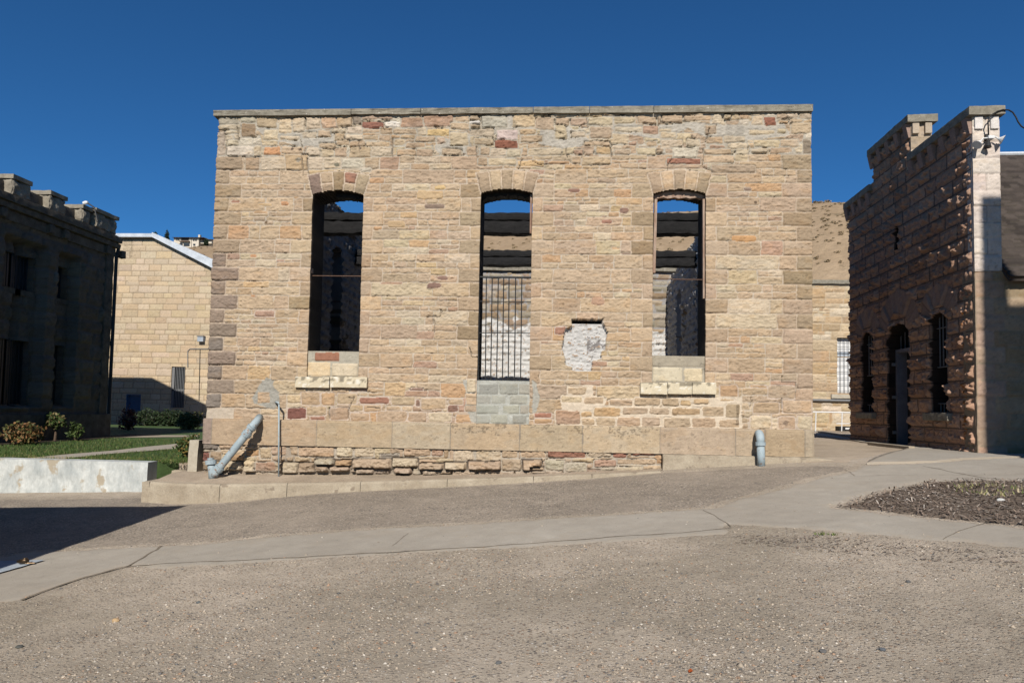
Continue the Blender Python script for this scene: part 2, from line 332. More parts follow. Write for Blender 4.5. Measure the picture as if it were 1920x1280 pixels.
class Ras:
    def __init__(s, W, H, res, seed=0, mortar=(.47,.36,.25), mvar=.12, mh=0.0, warp=.006, rockx=7, rockz=22, deep=.012):
        s.us = np.linspace(0, W, int(round(W/res))+1); s.vs = np.linspace(0, H, int(round(H/res))+1); s.res = res
        A, B = np.meshgrid(s.us, s.vs); s.A, s.B = A, B; s.seed = seed
        s.n1 = fbm(A*28, B*40, 0, seed+1, 3); s.n2 = fbm(A*rockx, B*rockz, 0, seed+5, 4); s.n3 = fbm(A*2.2, B*2.2, 0, seed+9, 3)
        s.wu = A + warp*fbm(A*9, B*9, 0, seed+21, 3); s.wv = B + warp*fbm(A*6, B*9, 0, seed+33, 3)
        s.n4 = fbm(A*17, B*26, 0, seed+13, 3); s.n5 = fbm(A*5, B*12, 0, seed+17, 3); s.cr = -sst((fbm(A*3.1, B*5.3, 0, seed+19, 3)-.12)*5)
        s.deep = np.full(A.shape, deep); s.mh = mh; s.h = mh + .004*s.n1 + .003*s.n3 + s.deep*s.cr; s.c = np.array(mortar)*(1+mvar*s.n1[...,None]+mvar*s.n3[...,None]); s.id = np.zeros(A.shape, int); s.k = 0
        s.r = np.random.default_rng(seed+100)
    def stone(s, poly, col, prot=.010, rough=.010, bev=.010, joint=.009, halo=None, halod=None, tilt=.004, var=.16, rnd=.006, keep=False, tag=1):
        P = np.array(poly, float)
        if len(P) == 2: (x0,y0),(x1,y1) = P; P = np.array([(x0,y0),(x1,y0),(x1,y1),(x0,y1)])
        ar = sum(P[i][0]*P[(i+1)%len(P)][1]-P[(i+1)%len(P)][0]*P[i][1] for i in range(len(P)))
        if ar < 0: P = P[::-1]
        x0, y0 = P.min(0)-.04; x1, y1 = P.max(0)+.04
        i0, i1 = np.searchsorted(s.us, [x0, x1]); j0, j1 = np.searchsorted(s.vs, [y0, y1])
        if i1 <= i0 or j1 <= j0: return
        sl = (slice(j0, j1), slice(i0, i1)); A, B = s.wu[sl], s.wv[sl]
        k = 1/max(rnd, 1e-3); acc = 0
        for q in range(len(P)):
            a, b = P[q], P[(q+1)%len(P)]; e = b-a; ln = np.hypot(*e)
            if ln < 1e-6: continue
            d = ((A-a[0])*-e[1] + (B-a[1])*e[0])/ln
            acc = acc + np.exp(-np.clip(d*k, -30, 30))
        d = -np.log(acc)/k - joint/2
        if halo is not None:
            hm = (d > -(halod or joint)) & (d <= 0); s.c[sl][hm] = np.array(halo)*(1+.08*s.n1[sl][hm][:,None]); s.h[sl][hm] = s.mh + .002*s.n1[sl][hm] + s.deep[sl][hm]*s.cr[sl][hm]; s.id[sl][hm] = 0
        ins = d > 0
        if keep: ins &= (s.id[sl] == 0)
        s.k += 1; r = s.r
        cx, cy = (x0+x1)/2, (y0+y1)/2; f = sst(d/bev)
        off = r.random(2)*.0; t = r.normal(0, tilt, 2)*2
        hh = s.mh + (prot*(.6+.8*r.random()))*f + rough*f*(s.n2[sl]*.7+.55*s.n1[sl]+.9*(.35-np.abs(s.n4[sl]))) + ((A-cx)*t[0]+(B-cy)*t[1])*f
        base = np.array(PAL[col] if isinstance(col, str) else col)*(1+r.normal(0, .045))*(1+r.normal(0, .012, 3))
        cc = base*(1 + var*(.6*s.n2[sl]+.7*s.n1[sl]+.5*s.n3[sl]+.5*s.n4[sl])[...,None])
        st = (sst((s.n5[sl]+.25*r.normal()-.12)*3)*.55*(var/.16))[...,None]; cc = cc*(1-st) + base*np.array((1.03,.93,.78))*st
        pit = (s.n4[sl] > .46) & (s.n2[sl] > -.1); cc[pit] *= .72; hh = hh - .006*pit*f*(rough > .008)
        s.h[sl][ins] = hh[ins]; s.c[sl][ins] = cc[ins]; s.id[sl][ins] = tag
    def band(s, a, b, v0, v1, pal, rows=(.25,.45,.30), seg=(.45,1.3), **k):
        r = s.r; x = a
        while x < b-.02:
            wd = r.uniform(*seg)
            if b-(x+wd) < .25: wd = b-x
            n = 1 + int(r.choice(3, p=rows)); hcut = np.cumsum(r.uniform(.6, 1.4, n)); hcut = np.concatenate([[0], hcut/hcut[-1]])
            for q in range(n):
                z0, z1 = v0+(v1-v0)*hcut[q], v0+(v1-v0)*hcut[q+1]; hh = z1-z0; xx = x
                while xx < x+wd-.01:
                    sw = max(hh*r.uniform(1.4, 4.2), .13); 
                    if x+wd-(xx+sw) < .13: sw = x+wd-xx
                    j = r.normal(0, .006, 4)
                    s.stone([(xx+j[0], z0), (xx+sw+j[1], z0), (xx+sw+j[2], z1), (xx+j[3], z1)], pal[r.integers(len(pal))], **k); xx += sw
            x += wd
    def rubble(s, x0, x1, v0, v1, pal, hs=(.08,.2), ws=(1.1,2.6), jit=.02, **k):
        r = s.r; z = v0
        while z < v1-.02:
            hh = r.uniform(*hs); 
            if v1-(z+hh) < .06: hh = v1-z
            x = x0 - r.uniform(0,.1)
            while x < x1:
                sw = hh*r.uniform(*ws); j = r.normal(0, jit, 8)
                s.stone([(x+j[0], z+j[1]*.6), (x+sw+j[2], z+j[3]*.6), (x+sw+j[4], z+hh+j[5]*.6), (x+j[6], z+hh+j[7]*.6)], pal[r.integers(len(pal))], **k); x += sw
            z += hh

# ------------------------------------------------------------------ ground
def smin(a, b, k=.15):
    h = np.clip(.5+.5*(b-a)/k, 0, 1); return b*(1-h)+a*h - k*h*(1-h)
def H(X, Y):
    X = np.asarray(X, float); Y = np.asarray(Y, float)
    hx = np.where(X > -6, .082*X, -.492+.035*(X+6))
    p = hx + .047*np.minimum(Y, 12.5)
    return smin(p, .955 + .0*X, .12)
def onG(px, py):
    d = ray(px, py); lo, hi = .5, 200.
    for _ in range(60):
        t = (lo+hi)/2; z = EYE+d[2]*t
        if z > H(d[0]*t, d[1]*t): lo = t
        else: hi = t
    return float(d[0]*lo), float(d[1]*lo)
def und(X, Y):  return .010*fbm(X*1.3, Y*1.3, 0, 3, 3) + .005*fbm(X*7, Y*7, 0, 4, 3)
def lines(*seg):
    out = [seg[0][0]]
    for a, b, st in seg: out += list(np.linspace(a, b, max(1, int(round(abs(b-a)/st)))+1)[1:])
    return np.array(out)
gx = lines((-400,-60,40), (-60,-12,3), (-12,-8,.4), (-8,9,.055), (9,14,.5), (14,60,5), (60,400,40))
gy = lines((-60,-6,6), (-6,2,.8), (2,11.2,.055), (11.2,16,.25), (16,50,2), (50,90,10))
A, B = np.meshgrid(gx, gy); nearm = (np.abs(A) < 12) & (B < 14)
Z = H(A, B) + np.where(nearm, und(A, B), 0)
# the ground drops under the terrace and lawn so that nothing meets in the same plane
i = np.arange(A.size).reshape(A.shape); q = np.stack([i[:-1,:-1], i[:-1,1:], i[1:,1:], i[1:,:-1]], -1).reshape(-1,4)
KEEP0.add('ground')
g = mk('ground', np.stack([A, B, Z], -1), q, M['gravel'], smooth=True)
tag(g, 'packed tan gravel ground sloping down to the left', 'ground', kind='structure')

def inpoly(P, x, y):
    P = np.asarray(P); ins = np.zeros(x.shape, bool); n = len(P)
    for a in range(n):
        x0, y0 = P[a]; x1, y1 = P[(a+1)%n]
        c = ((y0 > y) != (y1 > y)) & (x < (x1-x0)*(y-y0)/(y1-y0+1e-12)+x0); ins ^= c
    return ins
def snap(P, X, Y, lim):
    P = np.asarray(P); bx, by = X.copy(), Y.copy(); bd = np.full(X.shape, lim**2); n = len(P)
    for a in range(n):
        p, e = P[a], P[(a+1)%n]-P[a]; L = (e@e)+1e-12
        t = np.clip(((X-p[0])*e[0]+(Y-p[1])*e[1])/L, 0, 1); qx, qy = p[0]+t*e[0], p[1]+t*e[1]; d = (X-qx)**2+(Y-qy)**2
        m = d < bd; bx[m] = qx[m]; by[m] = qy[m]; bd[m] = d[m]
    return bx, by
def rag(P, amp, st=.12, s=0):
    out = []; P = np.asarray(P)
    for a in range(len(P)):
        p, e = P[a], P[(a+1)%len(P)]-P[a]; L = np.hypot(*e); n = max(1, int(L/st)); nrm = np.array([-e[1], e[0]])/(L+1e-9)
        for q in range(n): 
            pt = p+e*q/n; out.append(pt + (nrm*amp*float(fbm(pt[0]*4, pt[1]*4, .4, s, 3)) if q else 0))
    return np.array(out)
def re_b(F, n):
    e = np.concatenate([F[:,[k,(k+1)%4]] for k in range(4)]); key = np.sort(e, 1); _, inv, c = np.unique(key[:,0]*1000003+key[:,1], return_inverse=True, return_counts=True)
    b = np.zeros(n, bool); b[e[c[inv] == 1].ravel()] = True; return b
def sheet(name, P, lift, cell, m, label, cat, amp=.02, hfun=None, seed=0, kind='structure', skirt=.0, taper=False):
    P = rag(P, amp, .12, seed) if amp else np.asarray(P)
    x0, y0 = P.min(0)-cell; x1, y1 = P.max(0)+cell
    xs = np.arange(x0, x1+cell, cell); ys = np.arange(y0, y1+cell, cell); A, B = np.meshgrid(xs, ys)
    cm = inpoly(P, (A[:-1,:-1]+A[1:,1:])/2, (B[:-1,:-1]+B[1:,1:])/2)
    i = np.arange(A.size).reshape(A.shape)
    vm = np.zeros(A.shape, bool); pc = np.pad(cm, 1).astype(int); cnt = pc[:-1,:-1]+pc[:-1,1:]+pc[1:,:-1]+pc[1:,1:]
    bd = (cnt > 0) & (cnt < 4); X, Y = A.copy(), B.copy(); X[bd], Y[bd] = snap(P, A[bd], B[bd], cell*1.2)
    Zf = (H(X, Y)+und(X, Y)*1.0 if hfun is None else hfun(X, Y)) + lift
    q = np.stack([i[:-1,:-1], i[:-1,1:], i[1:,1:], i[1:,:-1]], -1)[cm]
    V = np.stack([X, Y, Zf], -1).reshape(-1,3); used = np.zeros(len(V), bool); used[q.ravel()] = True; re = np.cumsum(used)-1
    V = V[used]; F = re[q]; n0 = len(V)
    sx, sy_ = snap(P, V[:,0], V[:,1], .6); dist = np.where((sx == V[:,0]) & (sy_ == V[:,1]), .0, np.hypot(sx-V[:,0], sy_-V[:,1])); inner = (dist == 0) & ~re_b(F, n0); dist[inner] = .6
    if skirt:
        e = np.concatenate([F[:,[k,(k+1)%4]] for k in range(4)]); key = np.sort(e, 1); _, inv, cnt_ = np.unique(key[:,0]*1000003+key[:,1], return_inverse=True, return_counts=True); be = e[cnt_[inv] == 1]
        V = np.concatenate([V, V-np.array([0,0,skirt])]); F = np.concatenate([F, np.stack([be[:,1], be[:,0], be[:,0]+n0, be[:,1]+n0], 1)]); dist = np.concatenate([dist, dist*0])
    if taper:
        tv = V[:n0]; k_ = sst(dist[:n0]/.13 + .5*fbm(tv[:,0]*9, tv[:,1]*9, 0, seed+50, 3)); V[:n0,2] += -(lift+.008)*(1-k_)
    o = mk(name, V, F, m, smooth=False); at = o.data.attributes.new('edge', 'FLOAT', 'POINT'); at.data.foreach_set('value', dist.astype(np.float32))
    sm = np.zeros(len(F), bool); sm[:len(q)] = True; o.data.polygons.foreach_set('use_smooth', sm); return tag(o, label, cat, kind=kind)
KEEP0 |= {'road', 'sidewalk', 'footpath', 'mulch_bed', 'dirt_yard', 'lawn', 'terrace', 'lawn_path', 'planting_soil', 'border_soil'}

curbpx = [(277,942),(330,944),(410,942),(500,934),(600,925),(750,918),(900,910),(1110,897),(1240,886)]
curb = [np.array(onG(*p)) for p in curbpx]
roadP = [onG(-260,930), onG(0,935), onG(277,932)] + [tuple(c) for c in curb[1:]] + [onG(*p) for p in [(1400,877),(1530,871),(1600,874),(1590,884),(1540,893),(1470,913),(1400,932),(1330,952),(1200,961),(960,976),(700,991),(300,1023),(67,1034),(0,1044),(-260,1075)]]
sheet('road', roadP, .003, .05, M['asphalt'], 'worn tan-grey asphalt lane running along the ruined front wall', 'road', .03, seed=2, taper=True)
walkP = [onG(*p) for p in [(-260,1075),(0,1043),(67,1033),(300,1022),(700,990),(960,975),(1200,960),(1330,951),(1400,931),(1470,912),(1540,892),(1590,883),(1610,873),(1760,866),(2100,850),(2100,905),(1920,902),(1740,905),(1640,926),(1570,950),(1680,963),(1800,976),(2100,1004),(2100,1048),(1920,1031),(1720,1013),(1500,993),(1372,986),(1375,1001),(1200,1015),(1000,1028),(700,1042),(560,1052),(300,1068),(232,1064),(160,1085),(100,1105),(40,1128),(-40,1140),(-260,1190)]]
sheet('sidewalk', walkP, .008, .045, M['walk'], 'pale worn concrete walk crossing in front of the ruin and forking right', 'sidewalk', .030, seed=5, taper=True)
mulP = [onG(*p) for p in [(1566,950),(1640,925),(1740,904),(1800,901),(2120,903),(2120,1008),(1920,988),(1800,977),(1680,964)]]
sheet('mulch_bed', mulP, .026, .04, M['mulch'], 'brown bark mulch bed between the two arms of the walk', 'mulch bed', .06, seed=8, taper=True, hfun=lambda X, Y: H(X,Y)+und(X,Y)+.012*fbm(X*9, Y*9, 0, 61, 3)-.008, kind='structure')
yardP = [onG(*p) for p in [(1500,868),(1540,800),(1600,790),(1640,822),(1705,842),(1640,857),(1590,868)]]
sheet('dirt_yard', yardP, .006, .1, M['dirt'], 'bare tan dirt between the ruin and the dark stone building', 'dirt', .05, seed=9, taper=True)
fpP = [onG(*p) for p in [(1530,812),(1600,818),(1640,824),(1708,838),(1830,848),(2000,858),(2100,852),(1760,867),(1625,871),(1632,865),(1652,857),(1700,843),(1630,832),(1530,818)]]
sheet('footpath', fpP, .030, .06, M['walk'], 'concrete apron along the foot of the dark stone building', 'footpath', .01, seed=10, skirt=.08)

# joints and cracks in the walk, as thin dark seams of soil
def seam(pxs, wd, name, label, m, lift=.0105, s=0):
    P = [np.array(onG(*p)) for p in pxs]; g = G(); pts = []
    for a, b in zip(P[:-1], P[1:]):
        n = max(2, int(np.hypot(*(b-a))/.06))
        pts += [a+(b-a)*k/n for k in range(n)]
    pts.append(P[-1]); L = []
    for k, p in enumerate(pts):
        t = pts[min(k+1, len(pts)-1)]-pts[max(k-1, 0)]; t /= np.hypot(*t)+1e-9; nn = np.array([-t[1], t[0]])
        o = nn*.022*float(fbm(p[0]*5, p[1]*5, .2, s, 3)); ww = wd*(.55+.9*abs(float(vn(p[0]*7, p[1]*7, .5, s+3))))
        for sg in (-1, 1):
            qq = p+o+nn*sg*ww/2; L.append((qq[0], qq[1], float(H(*qq)+und(qq[0], qq[1]))+lift))
    g.add(L, [(2*k, 2*k+2, 2*k+3, 2*k+1) for k in range(len(pts)-1)])
    KEEP0.add(name); o = g.obj(name, m); tag(o, label, 'crack', kind='structure'); return o
M['seam'] = pmat('dirt_in_joint', (.16,.13,.10), (.26,.215,.16), 20, .95, .004)
for nm, px, wd, lb in [
    ('joint', [(232,1064),(300,1058),(560,1046),(700,1037),(900,1026),(1100,1011),(1280,999),(1370,989)], .022, 'long dirt-filled joint near the gravel side of the walk'),
    ('crack', [(303,1024),(270,1046),(240,1062),(160,1084),(100,1104),(40,1127)], .035, 'crumbled crack crossing the walk at its left end'),
    ('joint', [(765,1000),(735,1024)], .008, 'short score line across the walk before the door'),
    ('joint', [(1318,957),(1345,971),(1372,987)], .014, 'joint crossing the walk where it forks right'),
    ('joint', [(1585,880),(1602,893)], .012, 'joint at the tip of the asphalt lane'),
    ('crack', [(1855,980),(1800,998),(1770,1013)], .012, 'thin crack in the lower arm of the walk'),
    ('crack', [(1730,874),(1800,888),(1850,897),(1925,905)], .016, 'dark crack in the upper arm of the walk'),
    ('joint', [(1590,893),(1740,891),(1925,890)], .008, 'faint joint along the upper arm of the walk')]:
    seam(px, wd, nm, lb, M['seam'], s=len(px))

# kerb: real stones of concrete along the terrace
toppx = [(277,893),(330,906),(410,908),(500,906),(600,905),(750,901),(900,897),(1110,889),(1240,885.0)]
ctop = []
for c, p in zip(curb, toppx):
    X, Zt = onY(p[0], p[1], c[1]); ctop.append(max(Zt, float(H(*c))+.02))
ctop[0] = ctop[1]
kerb = thing('kerb', 'tan concrete kerb that rises into a block at its left end, in front of the ruin', 'kerb', (curb[4][0], curb[4][1], float(H(*curb[4]))))
def terr_edge(x):
    xs = [c[0] for c in curb]; return np.interp(x, xs, [c[1] for c in curb]), np.interp(x, xs, ctop)
cuts = [275, 410, 537, 675, 838, 1000, 1110, 1240]
wx = [onY(p, 920, float(terr_edge(curb[0][0])[0]))[0] for p in cuts]
xs_c = [c[0] for c in curb]
cutx = [xs_c[0]] + [float(onG(p, np.interp(p, [q[0] for q in curbpx], [q[1] for q in curbpx]))[0]) for p in cuts[1:]]
for k in range(len(cutx)-1):
    a, b = cutx[k]+.004, cutx[k+1]-.004; n = max(3, int((b-a)/.04)); us = np.linspace(a, b, n+1)
    V, F = roughbox(0, 1, 0, 1, 0, 1, 1.0/n, 0)
    V, F = roughbox(0, b-a, 0, .16, 0, .5, .035, .0)
    x = a+V[:,0]; ey, ez = terr_edge(x); zb = H(x, ey)-.08
    t = V[:,2]/.5; zz = zb + (ez-zb)*t; yy = ey + V[:,1]+ .02*t
    rnd = np.where((t > .99) & (V[:,1] < .01), .014, 0); zz = zz-rnd; yy = yy+rnd
    nn = fbm(x*9, yy*9+zz*11, zz*9, 77, 3); big = fbm(x*3, zz*5, .2, 78, 2)
    yy = yy + .007*nn + .012*big; zz = zz + .005*nn
    mk('kerb_block', np.stack([x, yy, zz], 1), F, M['curb'], kerb, smooth=False)
# left end of the kerb block turns back to the white wall
ex, ey0, ez0 = xs_c[0], float(terr_edge(xs_c[0])[0]), ctop[0]
V, F = roughbox(ex-.13, ex+.002, ey0+.02, 12.35, H(ex, ey0)-.15, ez0-.002, .05, .008, 8, 5)
mk('kerb_block', V, F, M['curb'], kerb)

# terrace of dirt between kerb and foundation
WY = 11.5; FY = 11.36
def hterr(X, Y):
    ey, ez = terr_edge(X); t = np.clip((Y-(ey+.1))/(FY+.15-(ey+.1)+1e-3), 0, 1)
    zb = np.interp(X, [-7.2, -5.2, -.3, 1.7, 4.5], [.40, .44, .555, .70, .80])
    return (ez-.006)*(1-t) + zb*t + .010*fbm(X*3, Y*6, 0, 5, 3)*sst(t*4)
tp = [(c[0], c[1]+.13) for c in curb] + [(1.9, FY+.4), (-5.0, FY+.4), (-6.6, 12.5), (curb[0][0], 12.5)]
sheet('terrace', tp, 0, .06, M['dirt'], 'strip of packed dirt on top of the kerb at the foot of the ruin', 'dirt strip', 0, hfun=hterr, seed=12)

# ------------------------------------------------------------------ the ruined stone building
XL = np.mean([onY(404,300,WY)[0], onY(394,600,WY)[0], onY(391,740,WY)[0]]); XR = np.mean([onY(1521,300,WY)[0], onY(1524,700,WY)[0]])
ZL = onY(960,795,FY)[1]; ZT = onY(960,217,WY)[1]
ruin = thing('ruined_stone_building', 'roofless tan sandstone ruin with three tall arched openings and a barred doorway', 'building', ((XL+XR)/2, WY, ZL-.5))
RES = .0125; W_, H_ = XR-XL, ZT-ZL+.02
R = Ras(W_, H_, RES, 3, warp=.012, mortar=(.50,.415,.315), deep=.012, mh=-.004)
def F2(px, py): x, z = onY(px, py, WY); return x-XL, z-ZL
def rect(x0, y0, x1, y1):
    a = F2(x0, y1); b = F2(x1, y1); c = F2(x1, y0); d = F2(x0, y0); return [a, b, c, d]
CH = .242; zq0 = F2(420, 293.5)[1]            # top of the first quoin course
win = []
for (l0, r0, l1, r1, yspr, ycr) in [(577,673,586,682.5,365.5,357), (896.5,995,902,998,362.5,354.5), (1221.5,1322.5,1226.5,1323,363.5,355)]:
    xl = (F2(l0, 650)[0]+F2(l1, 372)[0])/2; xr = (F2(r0, 650)[0]+F2(r1, 372)[0])/2
    zs = F2((l1+r1)/2, yspr)[1]; zc = F2((l1+r1)/2, ycr)[1]; win.append([xl, xr, zs, zc])
wb = [F2(620, 706)[1], 0.0, F2(1270, 716)[1]]
# random coursed walling
z = zq0; rows = []
k = 0
while z > -.02: rows.append((max(z-CH, -.02), z, k)); z -= CH; k += 1
for (v0, v1, k) in rows:
    lq = .47 if k % 2 == 0 else .245; jl = .36 if k % 2 == 0 else .17
    xs = [lq]; free = []
    below = v1 < wb[0]+.05
    edges = []
    for (xl, xr, zs, zc), zb in zip(win, wb):
        if v0 < zs+.1 and v1 > zb+.05:
            jj_ = jl if (v0 < zs-.05 and not (zb == 0.0 and v0 <= .6)) else 0; edges.append((xl-jj_, xr+jj_))
    a = lq
    for e in edges: free.append((a, e[0])); a = e[1]
    free.append((a, W_-lq*(1.0 if k % 2 == 0 else 1.0)))
    low = v1 < wb[0]+.12
    for a, b in free:
        if b-a < .05: continue
        if low: R.band(a, b, v0, v1, MAINP+['p','o2','rp'], rows=(.55,.38,.07), seg=(.35,.9), prot=.013, rough=.024, joint=.015, bev=.012)
        else: R.band(a, b, v0, v1, MAINP, rows=(.36,.46,.18), prot=.010, rough=.020, joint=.012, tilt=.009, bev=.010)
# quoins and window jambs
for (v0, v1, k) in rows:
    if v0 < .1 and v1 < .2: continue
    lq = .47 if k % 2 == 0 else .245; jl = .36 if k % 2 == 0 else .17
    py = 293.5 + (zq0-v1)*113
    cl = 'q' if py < 480 else ('pq' if py < 640 or k % 2 == 0 else 'k')
    R.stone([(-.05, v0), (lq, v1-.002)], cl, .022, .02, .02, .014, halo=(.50,.39,.28), tilt=.003)
    R.stone([(W_-lq, v0), (W_+.05, v1-.002)], ['b','q','p','q'][k % 4] if k < 12 else 'p', .018, .016, .02, .014, halo=(.50,.39,.28), tilt=.003)
    for wi, ((xl, xr, zs, zc), zb) in enumerate(zip(win, wb)):
        if v0 < zs-.05 and v0 > zb-.08:
            t = v1; cA = ['q','q','p','t','b'][int(R.r.integers(5))]; cB = ['q','p','p','t'][int(R.r.integers(4))]
            if v0 > (.6 if wi == 1 else -1):
                R.stone([(xl-jl, v0), (xl+.02, t-.002)], np.array(PAL[cA])*1.06, .014, .012, .018, .014, halo=(.52,.41,.30), tilt=.002)
                R.stone([(xr-.02, v0), (xr+jl, t-.002)], np.array(PAL[cB])*1.06, .014, .012, .018, .014, halo=(.52,.41,.30), tilt=.002)
# loose irregular walling above the first quoin course, grey patched
R.c[R.vs > zq0+.0] = (np.array((.45,.395,.31))*(1+.2*R.n1[...,None]+.1*R.n3[...,None]))[R.vs > zq0+.0]; tw = sst((R.B-zq0)/.1); R.wu += .016*tw*fbm(R.A*13, R.B*13, 0, 301, 3); R.wv += .014*tw*fbm(R.A*11, R.B*15, 0, 302, 3); top0 = R.vs > zq0
R.h[top0] = -.002+.012*R.n1[top0]; R.id[top0] = 0
R.mh = -.004; R.deep[top0] = .040
R.h[top0] += (R.deep*R.cr)[top0]
R.rubble(0, W_, zq0+.005, H_-.01, ['t','l','l','p','t','y','w','p'], hs=(.07,.20), ws=(1.2,2.6), prot=.010, rough=.026, bev=.010, joint=.014, tilt=.016)
def S_(lst, ox, oy, s, **k):
    for (x0, y0, x1, y1, c) in lst:
        kk = dict(prot=.016, rough=.022, bev=.010, joint=.008, halo=(.43,.375,.29), halod=.016, tilt=.014, rnd=.006); kk.update(k)
        j = R.r.normal(0, 1.2, 8)*.5
        a = [F2(ox+x0/s+j[0], oy+y1/s+j[1]), F2(ox+x1/s+j[2], oy+y1/s+j[3]), F2(ox+x1/s+j[4], oy+y0/s+j[5]), F2(ox+x0/s+j[6], oy+y0/s+j[7])]
        R.stone(a, c, **kk)
# patches of grey pointing
def patch(pxs, col, hgt=None, amp=.012):
    P = [F2(*p) for p in pxs]; m = inpoly(P, R.wu+.02*R.n1, R.wv+.02*R.n3)
    R.c[m] = (np.array(col)*(1+.14*R.n1[...,None]+.08*R.n2[...,None]))[m]; R.h[m] = ((R.mh+.01 if hgt is None else hgt)+amp*R.n1)[m]; R.id[m] = 0
gp = (.45,.40,.325)
patch([(480,240),(520,235),(640,250),(630,275),(560,272),(505,262),(490,250)], gp)
patch([(818,255),(850,262),(880,250),(885,285),(830,295),(815,280)], gp)
patch([(905,215),(960,215),(965,240),(950,262),(910,240)], gp)
patch([(1015,240),(1065,235),(1105,262),(1090,275),(1060,280),(1010,270)], gp)
patch([(1145,215),(1200,235),(1240,235),(1290,230),(1380,235),(1430,220),(1470,225),(1480,255),(1420,262),(1330,262),(1290,240),(1250,262),(1150,250)], gp)
S_([(60,190,300,280,'g'),(320,180,505,255,'g'),(530,180,765,310,'t'),(790,195,935,385,'l'),(950,190,1095,370,'l'),(1110,190,1285,340,'l'),(1290,180,1478,325,'t'),(1485,150,1670,300,'t'),(1680,165,1775,275,'d'),(1780,170,2150,222,'p'),
(50,290,325,345,'l'),(150,350,315,390,'l'),(45,370,145,655,'p2'),(335,265,510,430,'b'),(150,465,300,535,'l'),(305,450,475,530,'w'),(485,445,575,520,'w'),(160,540,485,655,'w'),(490,540,570,655,'l'),(610,340,775,465,'l'),(600,545,810,655,'o'),(820,545,1080,635,'t'),(1115,560,1275,655,'l'),(1280,570,1450,665,'l'),
(800,410,1040,465,'l'),(1070,370,1230,440,'l'),(1250,350,1400,430,'t'),(1450,385,1575,470,'t'),(1420,325,1590,375,'l'),(1600,305,1780,385,'l'),(1790,315,1920,375,'l'),(1580,400,1800,460,'l'),(1635,470,1825,545,'t'),(1630,550,1895,680,'t'),(1270,510,1470,565,'t'),(1460,560,1600,665,'t')], 400, 190, 6.4)
S_([(385,670,555,825,'q'),(570,670,855,830,'l'),(865,645,1130,825,'t'),(1140,670,1315,820,'l'),(1325,680,1530,810,'l'),(1545,690,1810,800,'w'),(1760,795,1900,845,'w')], 400, 190, 6.4, prot=.016, halo=(.47,.39,.29))
S_([(0,240,250,320,'r'),(255,245,450,310,'W'),(460,190,720,320,'rp'),(735,175,1095,310,'rp'),(1110,185,1290,245,'t'),(1055,265,1280,345,'t'),(1290,185,1410,235,'t'),(1290,232,1410,272,'W'),(1290,280,1410,315,'t'),(1425,170,1725,320,'m'),(1800,130,2160,315,'y'),(0,325,210,380,'t'),(215,320,360,400,'t'),(370,335,645,395,'t'),(655,320,760,420,'l'),(775,330,1035,420,'Y'),
(1050,370,1260,530,'y'),(1290,330,1570,420,'l'),(1330,440,1600,525,'y'),(1600,345,1855,465,(.55,.42,.37)),(1575,470,1865,560,'R'),(0,385,200,415,'o2'),(15,420,190,460,'t'),(340,405,450,445,'o2'),(455,405,625,460,'t'),(635,425,870,490,'t'),(380,465,505,525,'t'),(520,500,755,560,'t'),(40,480,330,545,'t'),(105,560,345,665,'l'),(410,570,635,650,'t'),(640,575,850,655,'t'),(890,440,990,510,'p'),(950,570,1190,650,'p'),(1250,545,1365,650,'t'),(1410,555,1530,650,'t'),(1540,570,1715,660,'l'),(1730,570,1890,670,'l'),(1380,680,1495,765,'p'),(1505,680,1845,775,'l')], 680, 190, 6.4)
S_([(285,190,505,345,'p'),(515,200,685,285,'t'),(700,205,905,290,'p'),(915,190,1205,290,'y'),(515,290,650,450,'y'),(800,130,1080,190,'y'),(1090,145,1300,175,'t'),(510,150,760,185,'l'),(1230,185,1480,265,'y'),(1500,180,1730,270,'t'),(1235,310,1560,375,'l'),(1570,290,1750,390,'rp'),(1770,330,1920,445,'l'),(1750,180,1920,270,'p'),(85,335,290,405,'t'),(100,415,365,490,'t'),(940,310,1200,455,'p'),(700,360,880,430,'l'),(740,580,850,640,'rp'),(1010,540,1190,630,'Y2'),(870,480,1180,535,'t'),(1400,480,1500,530,'rp'),(1620,475,1740,540,'t'),(1230,575,1420,645,'p'),(1500,560,1730,640,'y'),(200,560,600,650,'l'),(110,550,190,655,'t')], 960, 190, 6.4)
S_([(720,660,825,750,'t'),(840,660,1190,760,'t'),(65,710,380,780,'Y2'),(440,715,690,755,'o2')], 960, 190, 6.4, prot=.02, halo=(.47,.38,.28))
S_([(0,170,255,260,'t'),(270,170,600,240,'t'),(530,290,670,395,'p'),(1090,170,1220,290,'l'),(1235,185,1375,290,'R'),(1400,235,1535,265,'o2'),(1645,150,1790,205,'l'),(1545,265,1795,390,'t'),(1050,350,1360,400,'y'),(1395,330,1500,385,'y'),(0,370,180,445,'l'),(0,465,250,560,'l'),(305,455,465,550,'l'),(540,425,735,510,'t'),(750,420,1000,495,'l'),(930,225,1040,290,'w'),(1110,465,1425,550,'y'),(1430,460,1650,550,'l'),(1700,450,1800,630,'d'),(580,520,760,575,'rp'),(780,500,1020,570,'l'),(1075,570,1280,620,'l'),(140,560,430,680,'w'),(60,685,475,750,'R2'),(520,570,840,640,'t'),(510,645,880,745,'t')], 1240, 190, 6.4)
S_([(605,770,1120,860,'p'),(1450,645,1800,815,'q')], 1240, 190, 6.4, prot=.02, halo=(.44,.36,.27))
